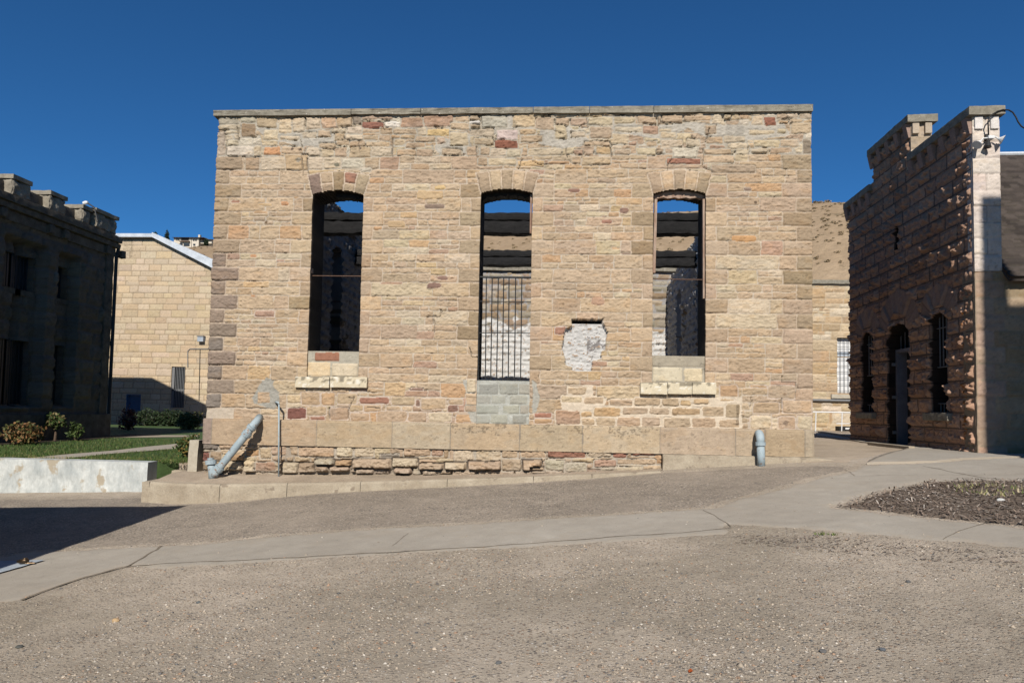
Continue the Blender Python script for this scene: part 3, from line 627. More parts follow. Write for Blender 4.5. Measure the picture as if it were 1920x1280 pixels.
# single coloured stones in the coursed walling
R.mh = 0
fl = dict(prot=.010, rough=.010, bev=.018, joint=.004, halo=(.50,.39,.28), halod=.006, tilt=.002, rnd=.02)
S_([(1330,650,1455,675,'d2'),(1400,1075,1470,1105,'rd'),(1345,1120,1430,1155,'rd'),(160,625,235,642,'r2'),(465,632,520,660,'o'),(540,597,585,618,'o2'),(325,640,420,660,'Y2'),(300,690,400,705,'o2'),(1385,535,1460,560,'Y'),(1285,570,1445,620,'Y2'),(1110,745,1220,790,'Y2'),(280,945,330,968,'o'),(285,1190,325,1210,'o'),(1055,1110,1210,1130,'rp')], 380, 180, 3.2, **fl)
S_([(395,555,475,580,'rd'),(710,670,765,705,'rd'),(595,740,665,765,'r2'),(585,718,645,730,'rd'),(1380,835,1530,875,'O'),(1450,548,1505,570,'d2'),(700,935,790,950,'rd'),(655,905,730,920,'o2'),(630,1025,655,1045,'r2'),(540,1205,615,1255,'rp'),(770,450,830,460,'rd')], 940, 180, 3.2, **fl)
fl.update(prot=.009, rough=.018, rnd=.012, halo=(.54,.43,.34), halod=.014, joint=.012)
S_([(375,70,495,110,'rp'),(775,560,860,640,'o2'),(655,560,770,640,'t'),(870,565,990,635,'t'),(1005,590,1185,632,'R2'),(570,655,685,720,'Rd'),(690,648,808,700,'t'),(710,705,800,730,'r2'),(825,650,935,728,'p'),(1195,585,1340,640,'t'),(1340,600,1368,645,'rd'),(1375,595,1525,665,'t'),(1535,600,1625,635,'t'),(1535,637,1600,680,'rd'),(1300,530,1390,552,'rd'),(950,537,1050,555,'rp'),(945,635,1030,678,'t'),(1030,635,1140,678,'t'),(950,685,1065,735,'t'),(1110,670,1290,738,'p'),(1295,680,1410,740,'p'),(1420,683,1560,740,'l'),(1580,690,1705,742,'o2'),(1645,480,1705,560,'l'),(1645,565,1720,635,'t'),(1635,640,1705,682,'p')], 360, 560, 3.2, **fl)
S_([(315,165,385,215,'r2'),(195,685,305,713,'R2'),(195,717,305,750,'o2'),(325,690,470,755,'rp'),(1310,515,1420,600,'o2'),(1485,515,1600,535,'o2'),(1490,700,1618,778,'l'),(1660,825-120,1765,785,'p'),(1780,700,1860,785,'l'),(1600,520,1765,598,'p'),(1510,618,1670,690,'p'),(1690,610,1865,690,'t')], 940, 560, 3.2, **fl)
# repointed area with broad cream joints
cj = (.64,.525,.385)
patch([(1052,758),(1075,737),(1095,722),(1112,722),(1112,745),(1140,745),(1135,760),(1240,765),(1250,745),(1390,742),(1392,803),(1190,802),(1060,799)], cj, .004, .004)
wj = dict(prot=.008, rough=.022, bev=.012, joint=.014, halo=cj, halod=.020, tilt=.006, rnd=.010)
S_([(395,528,512,572,'t'),(360,582,485,618,'y'),(495,588,612,632,'t'),(645,600,790,640,'p'),(800,592,955,640,'t'),(965,595,1068,643,'t'),(1075,605,1140,642,'Y2'),(1150,600,1250,632,'Y2'),(1310,600,1400,616,'Y2'),(550,650,715,708,(.46,.30,.14)),(725,650,880,694,'p'),(885,655,1012,696,'p'),(1022,655,1195,698,(.44,.29,.15)),(1210,645,1335,705,'t'),(1345,632,1430,712,(.40,.29,.17)),(480,715,560,760,'t'),(568,712,688,762,'t'),(695,708,830,765,'p'),(840,708,952,768,'p'),(975,712,1135,770,'p'),(1145,712,1285,772,'t'),(1305,722,1430,775,'t'),(475,675,545,705,'Y2'),(325,668,470,755,'rp')], 940, 560, 3.2, **wj)
# grey cement smear by the pipe, and round the door blocks
patch([(486,722),(500,706),(514,712),(512,722),(524,735),(524,752),(516,768),(500,764),(478,757),(474,745),(482,732)], (.34,.32,.27), .012, .01)
S_([(395,560,465,625,'t')], 360, 560, 3.2, prot=.022, joint=.0, halo=None)
patch([(868,712),(893,712),(893,792),(884,790),(872,760),(876,740)], (.40,.38,.32), .004, .008)
patch([(998,712),(1006,720),(1012,745),(1006,770),(998,775)], (.40,.38,.32), .004, .008)
S_([(1648,480,1705,560,'l'),(1645,567,1718,635,'t'),(1638,642,1705,680,'p')], 360, 560, 3.2, prot=.02, joint=.006, halo=None)
# limewashed hollow where the facing has fallen away
hol = [F2(940+x/3.2, 560+y/3.2) for x, y in [(425,122),(608,122),(612,150),(635,205),(625,300),(600,312),(602,362),(545,372),(540,435),(430,435),(420,405),(385,400),(380,340),(365,300),(380,180),(425,165)]]
mH = inpoly(hol, R.wu+.012*R.n1, R.wv+.012*R.n1)
R.h[mH] = (-.085+.022*R.n4+.014*R.n1)[mH]
lc = np.where((R.n4*.6+R.n1*.8 > .42)[...,None], np.array((.36,.24,.15)), np.array((.53,.515,.49))); lc = np.where(((R.n3+R.n1*.5 < -.42) & (R.A > F2(1100,650)[0]))[...,None], np.array((.24,.22,.21)), lc)
R.c[mH] = (lc*(1+.12*R.n1[...,None]))[mH]
shade_strip = inpoly([F2(1073,598.5),(F2(1128,598.5)),F2(1128,605.5),F2(1073,605.5)], R.A, R.B); R.h[shade_strip] = -.30; R.c[shade_strip] = (.05,.04,.035)  # shadow under the hollow's top edge, coloured dark and sunk deep
# small stains and holes that belong to the stone
for px, py, rr, cc in [(950,0,0,0)][:0] + [(499,417,3.2,(.16,.10,.05)),(562,281,2.5,(.13,.08,.05)),(548,280,3,(.18,.12,.08)),(632,309,4.5,(.20,.18,.12)),(676,279,2.5,(.15,.10,.07)),(1416,380,2.6,(.15,.10,.06)),(560,301,5,(.30,.25,.18)),(1473,793,5,(.26,.18,.12)),(1471,739,3,(.3,.2,.12)),(860,369,2.2,(.34,.2,.1))]:
    u, v = F2(px, py); m = ((R.A-u)**2+((R.B-v)*1.1)**2) < (rr*.009*(1+.3*R.n1))**2; R.c[m] = cc
u, v = F2(1383, 775); m = (np.abs(R.A-u+.01*R.n1) < .022) & (R.B > F2(1383,796)[1]) & (R.B < F2(1383,757)[1]); R.c[m] *= .62
# open cracks in the pointing, and rain streaks below the coping
def crack(pxs, wd=.006):
    P = [F2(*p) for p in pxs]
    for (a, b) in zip(P[:-1], P[1:]):
        n = max(2, int(np.hypot(b[0]-a[0], b[1]-a[1])/.01))
        for k in range(n+1):
            u = a[0]+(b[0]-a[0])*k/n; v = a[1]+(b[1]-a[1])*k/n; u += .012*float(vn(u*14, v*14, .3, 9)); v += .010*float(vn(u*16, v*16, .6, 8))
            i = int(u/RES); j = int(v/RES); ww = 0 if float(vn(u*9, v*9, .2, 3)) < .2 else 1
            if 2 < i < len(R.us)-3 and 2 < j < len(R.vs)-3: R.h[j:j+1+ww, i:i+1+(ww if abs(b[1]-a[1]) > abs(b[0]-a[0]) else 0)] = -.03; R.c[j:j+1, i:i+1] = (.20,.16,.12)
for c_ in [[(565,262),(566,290),(569,330)],[(673,262),(675,283)],[(736,262),(737,295)],[(576,297),(577,318),(580,330)],[(893,275),(895,295)],[(978,300),(972,318)],[(1062,278),(1063,296)],[(1145,268),(1147,293)],[(1318,280),(1320,297),(1316,312),(1338,323)],[(1403,275),(1404,290)],
    [(814,600),(816,622)],[(826,580),(828,592),(812,593)],[(818,592),(800,594)],[(905,592),(906,608)],[(880,650),(884,668),(898,670)],[(640,664),(642,680)],[(448,293),(470,295),(490,294)],[(424,290),(425,262)],[(1465,705),(1467,715),(1493,716),(1493,745)],[(1407,745),(1408,762)],[(1466,745),(1466,765)],
    [(655,745),(665,744),(653,770),(656,788)],[(618,765),(617,786)],[(690,762),(712,764)],[(445,240),(448,262)],[(1100,222),(1103,240)],[(1040,245),(1058,252)],[(700,240),(735,243)],[(1260,298),(1252,310),(1256,325)],[(1330,240),(1326,262)],[(1000,302),(1010,309),(1030,308)]]: crack(c_)
sk = np.clip(fbm(R.A*5.5, R.B*.5, 0, 401, 3)-.05, 0, 1)*sst((R.B-(H_-1.3))/1.2)
for (xl, xr, zs, zc), zb in zip(win, wb): sk = sk + .9*np.clip(fbm(R.A*8, R.B*.6, 0, 402, 3), 0, 1)*((R.A > xl-.2) & (R.A < xr+.2) & (R.B < zb-.1))*sst((R.B-(zb-1.0))/.9)
R.c *= (1-.42*np.clip(sk, 0, .6))[...,None]
# arches of five fanned voussoirs
mArch = []
for wi, (xl, xr, zs, zc) in enumerate(win):
    hw = (xr-xl)/2; cx = (xl+xr)/2; rise = zc-zs
    inn = lambda t: (cx+hw*t, zs+rise*(1-t*t)-.0)
    out = lambda t: (cx+hw*1.235*t, zs+.375+.035*(1-t*t)-.03*abs(t))
    for q in range(5):
        t0, t1 = -1+.4*q, -1+.4*(q+1)
        a, b, c, d = inn(t0), inn(t1), out(t1), out(t0)
        a = (a[0], a[1]-.03); b = (b[0], b[1]-.03)
        col = [['d2','t','b','t','q'], ['q','t','q','t','q'], ['q','t','q','t','q']][wi][q]
        col = np.array(PAL[col])*1.1
        kw = dict(prot=.022, rough=.012, bev=.014, joint=.016, halo=(.56,.44,.32), halod=.020, tilt=.002, var=.2, tag=10+wi)
        if wi == 0 and q in (1, 3):
            m1 = ((a[0]+d[0])/2, (a[1]+d[1])/2-.01); m2 = ((b[0]+c[0])/2, (b[1]+c[1])/2-.01)
            R.stone([a, b, m2, m1], 't', **kw); R.stone([m1, m2, c, d], 'r2' if q == 3 else 't', **kw)
        else: R.stone([a, b, c, d], col, **kw)
        # soot and weathering at the foot of the voussoirs
    aa = inpoly([inn(-1), inn(-.5), inn(0), inn(.5), inn(1), out(1), out(0), out(-1)], R.A, R.B)
    R.c[aa] *= (1 - .30*sst((zs+rise+.13-R.B)/.16 + .5*R.n2)[...,None]*np.ones(3))[aa]
    mArch.append(inpoly([(inn(-1)[0], zs-.02), (inn(1)[0], zs-.02), out(1), out(.5), out(0), out(-.5), out(-1)], R.A, R.B))
# openings
fc = (R.A[:-1,:-1]+RES/2, R.B[:-1,:-1]+RES/2); keep = np.ones(fc[0].shape, bool)
for (xl, xr, zs, zc), zb in zip(win, wb):
    hw = (xr-xl)/2; cx = (xl+xr)/2; t = (fc[0]-cx)/hw
    keep &= ~((np.abs(t) < 1) & (fc[1] > zb) & (fc[1] < zs+(zc-zs)*(1-t*t)))
archcell = [m[:-1,:-1] & keep for m in mArch]
wallmask = keep & ~(archcell[0] | archcell[1] | archcell[2])
# coping gap: the top edge of the walling is uneven
TH = .62
lum = (R.c*np.array((.3,.6,.1))).sum(-1, keepdims=True); R.c = (lum+(R.c-lum)*.85)*1.02
hf('front_wall', (XL, WY, ZL), (1,0,0), (0,0,1), (0,-1,0), R.us, R.vs, R.h, R.c, wallmask, TH, M['stone'], ruin, warp=.008, soot_shade=.07)
for k in range(3): hf('arch', (XL, WY, ZL), (1,0,0), (0,0,1), (0,-1,0), R.us, R.vs, R.h, R.c, archcell[k], TH-.004, M['stone'], ruin, warp=.008, soot_shade=.07)
def WX(u): return XL+u
def WZ(v): return ZL+v

# coping slab in cast lengths
cz0 = ZL+H_-.035
cps = [406, 660, 790, 1000, 1105, 1225, 1521]
zc_l, zc_r = onY(408,209,WY)[1], onY(1518,198,WY)[1]
for k in range(len(cps)-1):
    x0 = onY(cps[k], 210, WY)[0] - (.03 if k == 0 else -.004); x1 = onY(cps[k+1], 210, WY)[0] + (.012 if k == len(cps)-2 else -.004)
    V, F = roughbox(x0, x1, WY-.055, WY+TH+.05, cz0, 1, .035, 0)
    tt = (V[:,2]-cz0)/(1-cz0); zt = zc_l + (zc_r-zc_l)*(V[:,0]-XL)/W_
    e = fbm(V[:,0]*5, V[:,1]*5, tt*2, 31+k, 4); e2 = fbm(V[:,0]*1.7, .3, 0, 37, 3)
    bot = cz0 + .03 + .035*e2*(k in (1,2,3)) + .012*e
    V2 = V.copy(); V2[:,2] = bot + (zt-bot)*tt + .012*e*(tt > .5); V2[:,1] += np.where(V[:,1] < WY, .016*e, 0) + np.where((tt > .99) & (V[:,1] < WY), .012, 0)
    mk('coping', V2, F, M['cement'], ruin)

# plinth of large dressed blocks
def FP(px, py): x, z = onY(px, py, FY); return x, z
PXL, PXR = (FP(378,820)[0]+FP(376,880)[0])/2, FP(1527.5,830)[0]
PZ1 = ZL; PZ0 = (FP(600,840)[1]+FP(1500,852)[1])/2
P_ = Ras(PXR-PXL, PZ1-PZ0, .0125, 40, mortar=(.28,.23,.17), warp=.003, rockx=5, rockz=9, deep=.004); P_.mh = -.012
pj = [378,396,470,593,734.5,845,974.5,1092.6,1238,1379,1434,1509,1528]; pc = [(.34,.25,.19),'t','t',(.45,.335,.20),(.46,.365,.235),(.47,.365,.22),(.46,.36,.22),(.48,.38,.24),(.46,.35,.225),(.45,.34,.215),(.45,.34,.19),(.46,.35,.23),(.44,.33,.195)]
uu = [FP(p, 820)[0]-PXL for p in pj]; uu[0] = -.05; uu[-1] = PXR-PXL+.05
for k in range(len(uu)-1):
    P_.stone([(uu[k], -.02), (uu[k+1], PZ1-PZ0+.03)], pc[k], .014, .008, .012, .014, tilt=.002, var=.13, rnd=.006)
# weather pitting along the top of two blocks
m = (P_.B > (PZ1-PZ0)*.55) & (P_.n1 > .12) & (fbm(P_.A*3, P_.B*6, 0, 7, 2)+ (P_.B/(PZ1-PZ0)-.8) > .0) & (P_.A > uu[5]) & (P_.A < uu[8])
P_.c[m] *= .58; P_.h[m] -= .004
# rounded outer corners
rr = np.minimum(P_.A, PXR-PXL-P_.A); P_.h -= .03*(1-sst(rr/.04)); P_.h -= .02*(1-sst((PZ1-PZ0-P_.B)/.02))
lum = (P_.c*np.array((.3,.6,.1))).sum(-1, keepdims=True); P_.c = lum+(P_.c-lum)*.82
hf('plinth', (PXL, FY, PZ0), (1,0,0), (0,0,1), (0,-1,0), P_.us, P_.vs, P_.h, P_.c, None, .72, M['stone'], ruin)

# rough foundation masonry
FZ0 = .30
Fd = Ras(1.0*(FP(1240,860)[0]-PXL), PZ0-FZ0, .0125, 50, mortar=(.40,.33,.25), warp=.012, rockx=6, rockz=16); Fd.mh = -.02
Fd.h += -.02
zz = Fd.vs[-1]
Fd.rubble(0, Fd.us[-1], zz-.27, zz, ['t','l','p','t','y','o2','p','q'], hs=(.10,.16), ws=(1.3,3.2), jit=.018, prot=.018, rough=.034, bev=.014, joint=.016, tilt=.02)
Fd.mh = -.075
mlow = Fd.vs < zz-.27; Fd.h[mlow] = (-.06+.02*Fd.n1)[mlow]; Fd.c[mlow] = ((.20,.155,.115)*(1+.2*Fd.n1[...,None]))[mlow]
Fd.rubble(0, Fd.us[-1], zz-.45, zz-.275, ['p','l','p','q','g','d2'], hs=(.12,.17), ws=(1.8,3.4), jit=.02, prot=.085, rough=.045, bev=.018, joint=.016, tilt=.03)
Fd.rubble(0, Fd.us[-1], 0, zz-.455, ['p','d2','g','q'], hs=(.07,.12), ws=(1.4,3.0), jit=.02, prot=.07, rough=.035, bev=.03, joint=.03, tilt=.03)
def SF(lst, ox, oy, s, **k):
    for (x0, y0, x1, y1, c) in lst:
        kk = dict(prot=.024, rough=.034, bev=.014, joint=.012, halo=(.43,.37,.29), halod=.018, tilt=.014, rnd=.008); kk.update(k)
        Q = [FP(ox+a/s, oy+b/s) for a, b in ((x0,y1),(x1,y1),(x1,y0),(x0,y0))]
        Fd.stone([(a-PXL, b-FZ0) for a, b in Q], c, **kk)
Fd.mh = -.03
SF([(40,862,150,905,'k'),(155,862,300,905,'p'),(35,920,95,975,'Rd'),(100,915,170,968,'q'),(315,905,395,945,'o2'),(400,895,470,960,'t'),(375,980,495,1035,'rp'),(635,885,850,950,'t'),(860,880,960,950,'l'),(970,885,1090,950,'l'),(1125,930,1240,952,'k'),(1265,890,1430,945,'t'),(1435,897,1505,945,'rp'),(1570,905,1690,975,'l'),(1700,900,1860,975,'l')], 360, 560, 3.2)
SF([(735,960,850,1000,'g'),(855,965,955,1005,'o2'),(735,1003,815,1038,'p'),(820,1003,945,1035,'p'),(960,960,1192,1020,'p'),(1197,955,1355,1010,'l'),(1360,985,1510,1028,'p'),(1515,980,1645,1028,'l'),(1655,975,1855,1030,'p'),(980,1018,1090,1052,'p'),(1210,1012,1320,1052,'p'),(540,980,635,1050,'l')], 360, 560, 3.2, prot=.11, halo=(.10,.075,.055), halod=.022, bev=.018)
SF([(-0,905,100,955,'t'),(118,902,262,955,'t'),(275,905,508,953,'R2'),(520,910,665,950,'l'),(670,915,755,955,'R2'),(785,915,925,942,'R2'),(0,960,120,1035,'p'),(262,965,378,1030,'g'),(385,985,510,1040,'g'),(555,965,690,1010,'rp'),(695,960,930,995,'t'),(850,1000,960,1030,'t'),(600,1008,850,1040,'g')], 940, 560, 3.2)
SF([(125,965,240,1035,'t'),(175,1012,255,1030,'t'),(180,1034,262,1052,'t')], 940, 560, 3.2, prot=.10, halo=(.10,.075,.055), halod=.022, bev=.018)
du = sst((.16-(Fd.B-(.12+.02*Fd.A)))*6+.5*Fd.n3+.4*Fd.n2)[...,None]*.6; Fd.c = Fd.c*(1-du)+np.array((.43,.345,.255))*du
rr = Fd.A; Fd.h -= .05*(1-sst(rr/.05))
lum = (Fd.c*np.array((.3,.6,.1))).sum(-1, keepdims=True); Fd.c = lum+(Fd.c-lum)*.85
hf('foundation', (PXL, FY+.02, FZ0), (1,0,0), (0,0,1), (0,-1,0), Fd.us, Fd.vs, Fd.h, Fd.c, None, .60, M['stone_coarse'], ruin)
fx0 = FP(1241,860)[0]
V, F = roughbox(fx0, FP(1600,860)[0]+.1, FY-.10, FY+.40, .45, PZ0-.004, .04, .012, 7, 2)
zcut = PZ0-.004; V[:,2] = np.where(V[:,2] > .6, V[:,2] - np.clip((V[:,0]-PXR)*.10, 0, .08), V[:,2])
mk('foundation_footing', V, F, M['curb'], ruin)

# slab sills, infill of the openings
for (x0, y0, x1, y1, sp) in [(552,706.5,688.5,726,(618,)), (1200.5,717,1343.5,738.5,(1252,1298))]:
    xs = [x0]+list(sp)+[x1]
    for a, b in zip(xs[:-1], xs[1:]):
        XA, ZA = onY(a, y1, WY-.08); XB, ZB = onY(b, y0, WY-.08)
        V, F = roughbox(XA+.001, XB-.001, WY-.085, WY+.1, ZA, ZB, .025, .007, 10, int(a))
        Cc = np.tile((.66,.575,.42), (len(V),1)); n = fbm(V[:,0]*14, V[:,1]*14, V[:,2]*22, 12, 3); tp_ = (V[:,2]-ZA)/(ZB-ZA)
        Cc = np.where((n+tp_*.7-.55 > .12)[:,None], np.array((.30,.26,.19)), Cc); Cc = np.where((n < -.30)[:,None], np.array((.80,.75,.64)), Cc)
        mk('sill', V, F, M['stone'], ruin, Cc)
def infill(name, px, rects, mortar, Yf, bz=None, **k):
    x0, y0, x1, y1 = px; XA = onY(x0, (y0+y1)/2, Yf)[0]; XB = onY(x1, (y0+y1)/2, Yf)[0]; ZA = onY((x0+x1)/2, y1, Yf)[1]; ZB = onY((x0+x1)/2, y0, Yf)[1]
    q = Ras(XB-XA, ZB-ZA, .0125, 60+int(x0)%7, mortar=mortar, warp=.005)
    for (a, b, c, d, col) in rects:
        A1 = onY(a, d, Yf); B1 = onY(c, b, Yf); kk = dict(prot=.012, rough=.006, bev=.012, joint=.010, tilt=.001, var=.10); kk.update(k)
        q.stone([(A1[0]-XA, A1[1]-ZA), (B1[0]-XA, B1[1]-ZA)], col, **kk)
    hf(name, (XA, Yf, ZA), (1,0,0), (0,0,1), (0,-1,0), q.us, q.vs, q.h, q.c, None, .35, M['stone'], ruin); return ZB
infill('window_infill', (574.5,658,673,708), [(590,660.5,637,676.5,'r2'),(576,678.5,620.5,705,(.62,.49,.33)),(621.5,681,671.5,705.5,(.60,.50,.36))], (.42,.385,.31), WY+.035)
infill('window_infill', (1220.5,667,1323.5,718), [(1222,667,1322,687,(.36,.31,.24)),(1223.5,689,1279.5,715,(.62,.53,.39)),(1282,690,1317,715.5,(.63,.52,.36))], (.40,.36,.29), WY+.035)
bl = []
for r_, (ya, yb) in enumerate([(719,739.5),(741,757),(759,775.5),(777,794)]):
    x = 897 - (14 if r_ % 2 else 0) - r_*.6
    cuts_ = [[897,935,972,995],[893,921,948.5,955,990],[893,936,942,974,992],[893,919,953,960,988]][r_]
    for a, b in zip(cuts_[:-1], cuts_[1:]):
        if b-a > 8: bl.append((a, ya, b, yb, (.33,.325,.28) if (r_+int(a)) % 2 else (.37,.36,.31)))
infill('block_infill', (893.5,713,996.5,796.5), bl, (.43,.43,.385), WY+.01, joint=.018, prot=.007, rough=.004)

# window frames, tie rods, charred heads, door grille
wf = ruin
def frame_strip(px0, py0, px1, py1, wpx, Y, name='frame_member', m='timber', par=None):
    a = onY(px0, py0, Y); b = onY(px1, py1, Y); r = wpx*Y/FPX/2
    g = G(); dx = (b[0]-a[0]); g.add([(a[0]-r,Y-.03,a[1]),(a[0]+r,Y-.03,a[1]),(a[0]+r,Y+.05,a[1]),(a[0]-r,Y+.05,a[1]),(b[0]-r,Y-.03,b[1]),(b[0]+r,Y-.03,b[1]),(b[0]+r,Y+.05,b[1]),(b[0]-r,Y+.05,b[1])],
        [(0,1,2,3),(7,6,5,4),(0,4,5,1),(1,5,6,2),(2,6,7,3),(3,7,4,0)])
    return g.obj(name, M[m], par or ruin)
f1 = frame_strip(586,382,583.5,512,4,WY+.09,'window_frame')
f2 = frame_strip(996,366,995,438,3.4,WY+.09,'window_frame')
f3 = frame_strip(1229.5,374,1226,512,5,WY+.10,'window_frame')
frame_strip(1319.5,374,1320,560,5,WY+.10,'frame_member','timber',f3)
xl, xr, zs, zc = win[2]; g = G(); n = 14
top = [(WX(xl)+(xr-xl)*q/n, WZ(zs+(zc-zs)*(1-(2*q/n-1)**2))-.004) for q in range(n+1)]
bot = [(WX(xr)-(xr-xl)*q/n, WZ(zs)-.045-.012*sin(q*2.1)) for q in range(n+1)]
g.prism([(a, b) for a, b in top+bot][::-1], WY+.08, WY+.17); g.obj('frame_head', M['timber'], f3)
for wi in (0, 1):   # burnt remains of the frame head hang under the arch
    xl, xr, zs, zc = win[wi]; n = 26
    a0, b0 = (.40, 1.0) if wi == 0 else (.02, .99)
    V = []; rr_ = np.random.default_rng(wi+4)
    dep = [.03+.03*rr_.random()+.035*(abs(sin(q*.9+wi)))*(.4+.6*rr_.random()) for q in range(n+1)]
    top = [(a0+(b0-a0)*q/n) for q in range(n+1)]
    T = [(WX(xl+(xr-xl)*t), WZ(zs+(zc-zs)*(1-(2*t-1)**2))-.003) for t in top]; Bt = [(p[0], p[1]-d) for p, d in zip(T, dep)]
    g = G().prism((T+Bt[::-1])[::-1], WY+.15, WY+.34); g.obj('charred_frame_head', M['char'], ruin)
for (a, b, y0, y1) in [(580.5,677,517,517.8), (1224,1323,523,524.5)]:
    p = onY(a, y0, WY+.12); q = onY(b, y1, WY+.12); G().tube([(p[0]-.03,WY+.12,p[1]),(q[0]+.03,WY+.12,q[1])], .0085, 8).obj('tie_rod', M['rust'], ruin)
gate = thing('iron_grille', 'x', 'x'); gate.name = 'barred_gate'
for k_ in ('label','category'): del gate[k_]
gate.parent = ruin; ORG['barred_gate'] = ORG[ruin.name]*1.0
gate.location = (0,0,0); ORG['barred_gate'] = ORG[ruin.name]
gY = WY+.07
for a, b in zip([912,923,934.5,944.5,954.5,967,978.5], [910,920,931,942,953,964.5,976]):
    p = onY(a, 520, gY); q = onY(b, 716, gY); G().tube([(p[0],gY,p[1]),(q[0],gY,q[1])], .0095, 8).obj('bar', M['iron'], gate)
for (y, r) in [(519.5,.016),(565,.007),(624,.008)]:
    p = onY(899, y, gY+.018); q = onY(997, y+.6, gY+.018); G().tube([(p[0],gY+.018,p[1]),(q[0],gY+.018,q[1])], r, 8).obj('cross_bar', M['iron'], gate)
p = onY(898.5, 520, gY); q = onY(896.5, 716, gY); G().tube([(p[0],gY,p[1]),(q[0],gY,q[1])], .013, 8).obj('gate_post', M['iron'], gate)

# side walls, back wall, charred beams inside
TI = .55; BY = 22.6
def limewall(name, o, U, Wd, Ht, Nn, seed, openings=(), topfn=None, tone=1.0, th=TI, white=.75, greytop=None):
    q = Ras(Wd, Ht, .035, seed, mortar=(.45,.42,.38), warp=.02, rockx=3, rockz=8); q.mh = -.01
    q.rubble(0, Wd, 0, Ht, ['t','p','g','q','l','w'], hs=(.14,.26), ws=(1.4,3), jit=.03, prot=.04, rough=.05, bev=.05, joint=.03, tilt=.02)
    wmask = (q.n3*.5+q.n2*.6+fbm(q.A*.8, q.B*.8, 0, seed+3, 2)*.9 < white-.35)
    if greytop is not None: wmask &= q.B < greytop + .5*q.n3
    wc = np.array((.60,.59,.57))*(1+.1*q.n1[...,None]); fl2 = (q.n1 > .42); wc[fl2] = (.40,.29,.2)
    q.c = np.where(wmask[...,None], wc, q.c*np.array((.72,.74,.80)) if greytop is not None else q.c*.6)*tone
    c = (q.A[:-1,:-1], q.B[:-1,:-1]); mk_ = np.ones(c[0].shape, bool)
    if topfn is not None: mk_ &= c[1] < topfn(c[0])
    for (a0, a1, b0, b1) in openings:
        t = (c[0]-(a0+a1)/2)/((a1-a0)/2); mk_ &= ~((np.abs(t) < 1) & (c[1] > b0) & (c[1] < b1-.2*t*t))
    return hf(name, o, U, (0,0,1), Nn, q.us, q.vs, q.h, q.c, mk_, th, M['lime'], ruin)
Z0 = .6; HT = WZ(H_)-Z0
ragL = lambda a: HT-.15+.06*vn(a*3, 0, .2, 4)+.05*vn(a*9, 0, .2, 5)
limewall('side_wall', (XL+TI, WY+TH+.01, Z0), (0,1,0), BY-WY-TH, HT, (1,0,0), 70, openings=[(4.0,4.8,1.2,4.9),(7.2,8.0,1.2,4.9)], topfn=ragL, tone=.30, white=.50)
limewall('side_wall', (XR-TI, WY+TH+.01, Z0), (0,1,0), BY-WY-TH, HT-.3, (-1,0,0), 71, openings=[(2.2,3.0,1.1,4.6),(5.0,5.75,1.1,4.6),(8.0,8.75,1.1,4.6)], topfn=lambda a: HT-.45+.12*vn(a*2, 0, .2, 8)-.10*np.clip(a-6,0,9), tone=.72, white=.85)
# blocked openings on the far side of the left wall
zb_ = onY(1240, 510, BY)[1]
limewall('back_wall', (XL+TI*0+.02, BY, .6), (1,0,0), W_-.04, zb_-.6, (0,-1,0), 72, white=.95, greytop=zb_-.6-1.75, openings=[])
V, F = roughbox(XL-.05, XR+.05, BY-.12, BY+TI+.1, zb_+.0, zb_+.13, .12, .02, 4, 9); mk('coping', V, F, M['cement'], ruin)
# outer faces of the openings in the left wall are walled up
g = G(); g.box(XL+.05, XL+.14, WY+TH+.1+4.0-.1, WY+TH+8.3, 1.4, 6.0); g.obj('blocked_opening', M['stone'] if False else M['curb'], ruin)
for (px, py0, py1, Yb) in [(950,397.5,413,14.6),(950,413.5,437.5,14.56),(950,468,481,18.0),(950,481.5,497.5,17.97)]:
    zt = onY(px, py0, Yb)[1]; zb = onY(px, py1, Yb)[1]
    V, F = roughbox(XL+TI-.25, XR-TI+.25, Yb, Yb+.3, zb, zt, .06, .028, 7, int(py0))
    V[:,2] += .018*fbm(V[:,0]*2.2, .2, .1, int(py0), 3); mk('charred_beam', V, F, M['char'], ruin)
V, F = roughbox(XL+TI+.05, XR-TI-.05, WY+TH+.05, BY-.1, .5, .72, .5, .06, 2, 3); mk('rubble_floor', V, F, M['dirt'], ruin)

# ------------------------------------------------------------------ dark crenellated building on the left
LX = -13.6
LYe = onX(205, 600, LX)[0]; lz = lambda px, py: onX(px, py, LX)[1]
lzc = lambda px, py: onX(px, py, LX+.26)[1]
zc1 = (lzc(5,357)+lzc(190,428))/2; LZ0 = .5
left = thing('crenellated_building', 'dark shaded stone building with battlements and deep cornice on the left', 'building', (LX, 16, LZ0))
LY0 = 6.0
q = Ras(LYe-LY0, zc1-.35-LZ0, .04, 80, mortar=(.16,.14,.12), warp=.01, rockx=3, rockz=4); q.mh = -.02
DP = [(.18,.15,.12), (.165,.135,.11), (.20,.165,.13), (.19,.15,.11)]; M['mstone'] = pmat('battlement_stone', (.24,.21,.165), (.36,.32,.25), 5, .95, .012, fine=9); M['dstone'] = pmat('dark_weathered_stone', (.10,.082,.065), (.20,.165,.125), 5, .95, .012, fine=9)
v = 0; kk = 0
while v < q.vs[-1]-.1:
    hh = .36 if kk % 3 else .44; x = -.3*(kk % 2)
    while x < q.us[-1]:
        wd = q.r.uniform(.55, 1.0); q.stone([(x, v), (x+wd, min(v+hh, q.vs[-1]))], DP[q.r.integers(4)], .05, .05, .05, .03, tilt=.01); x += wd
    v += hh; kk += 1
def YL(px): return onX(px, 600, LX)[0]-LY0
lw = []
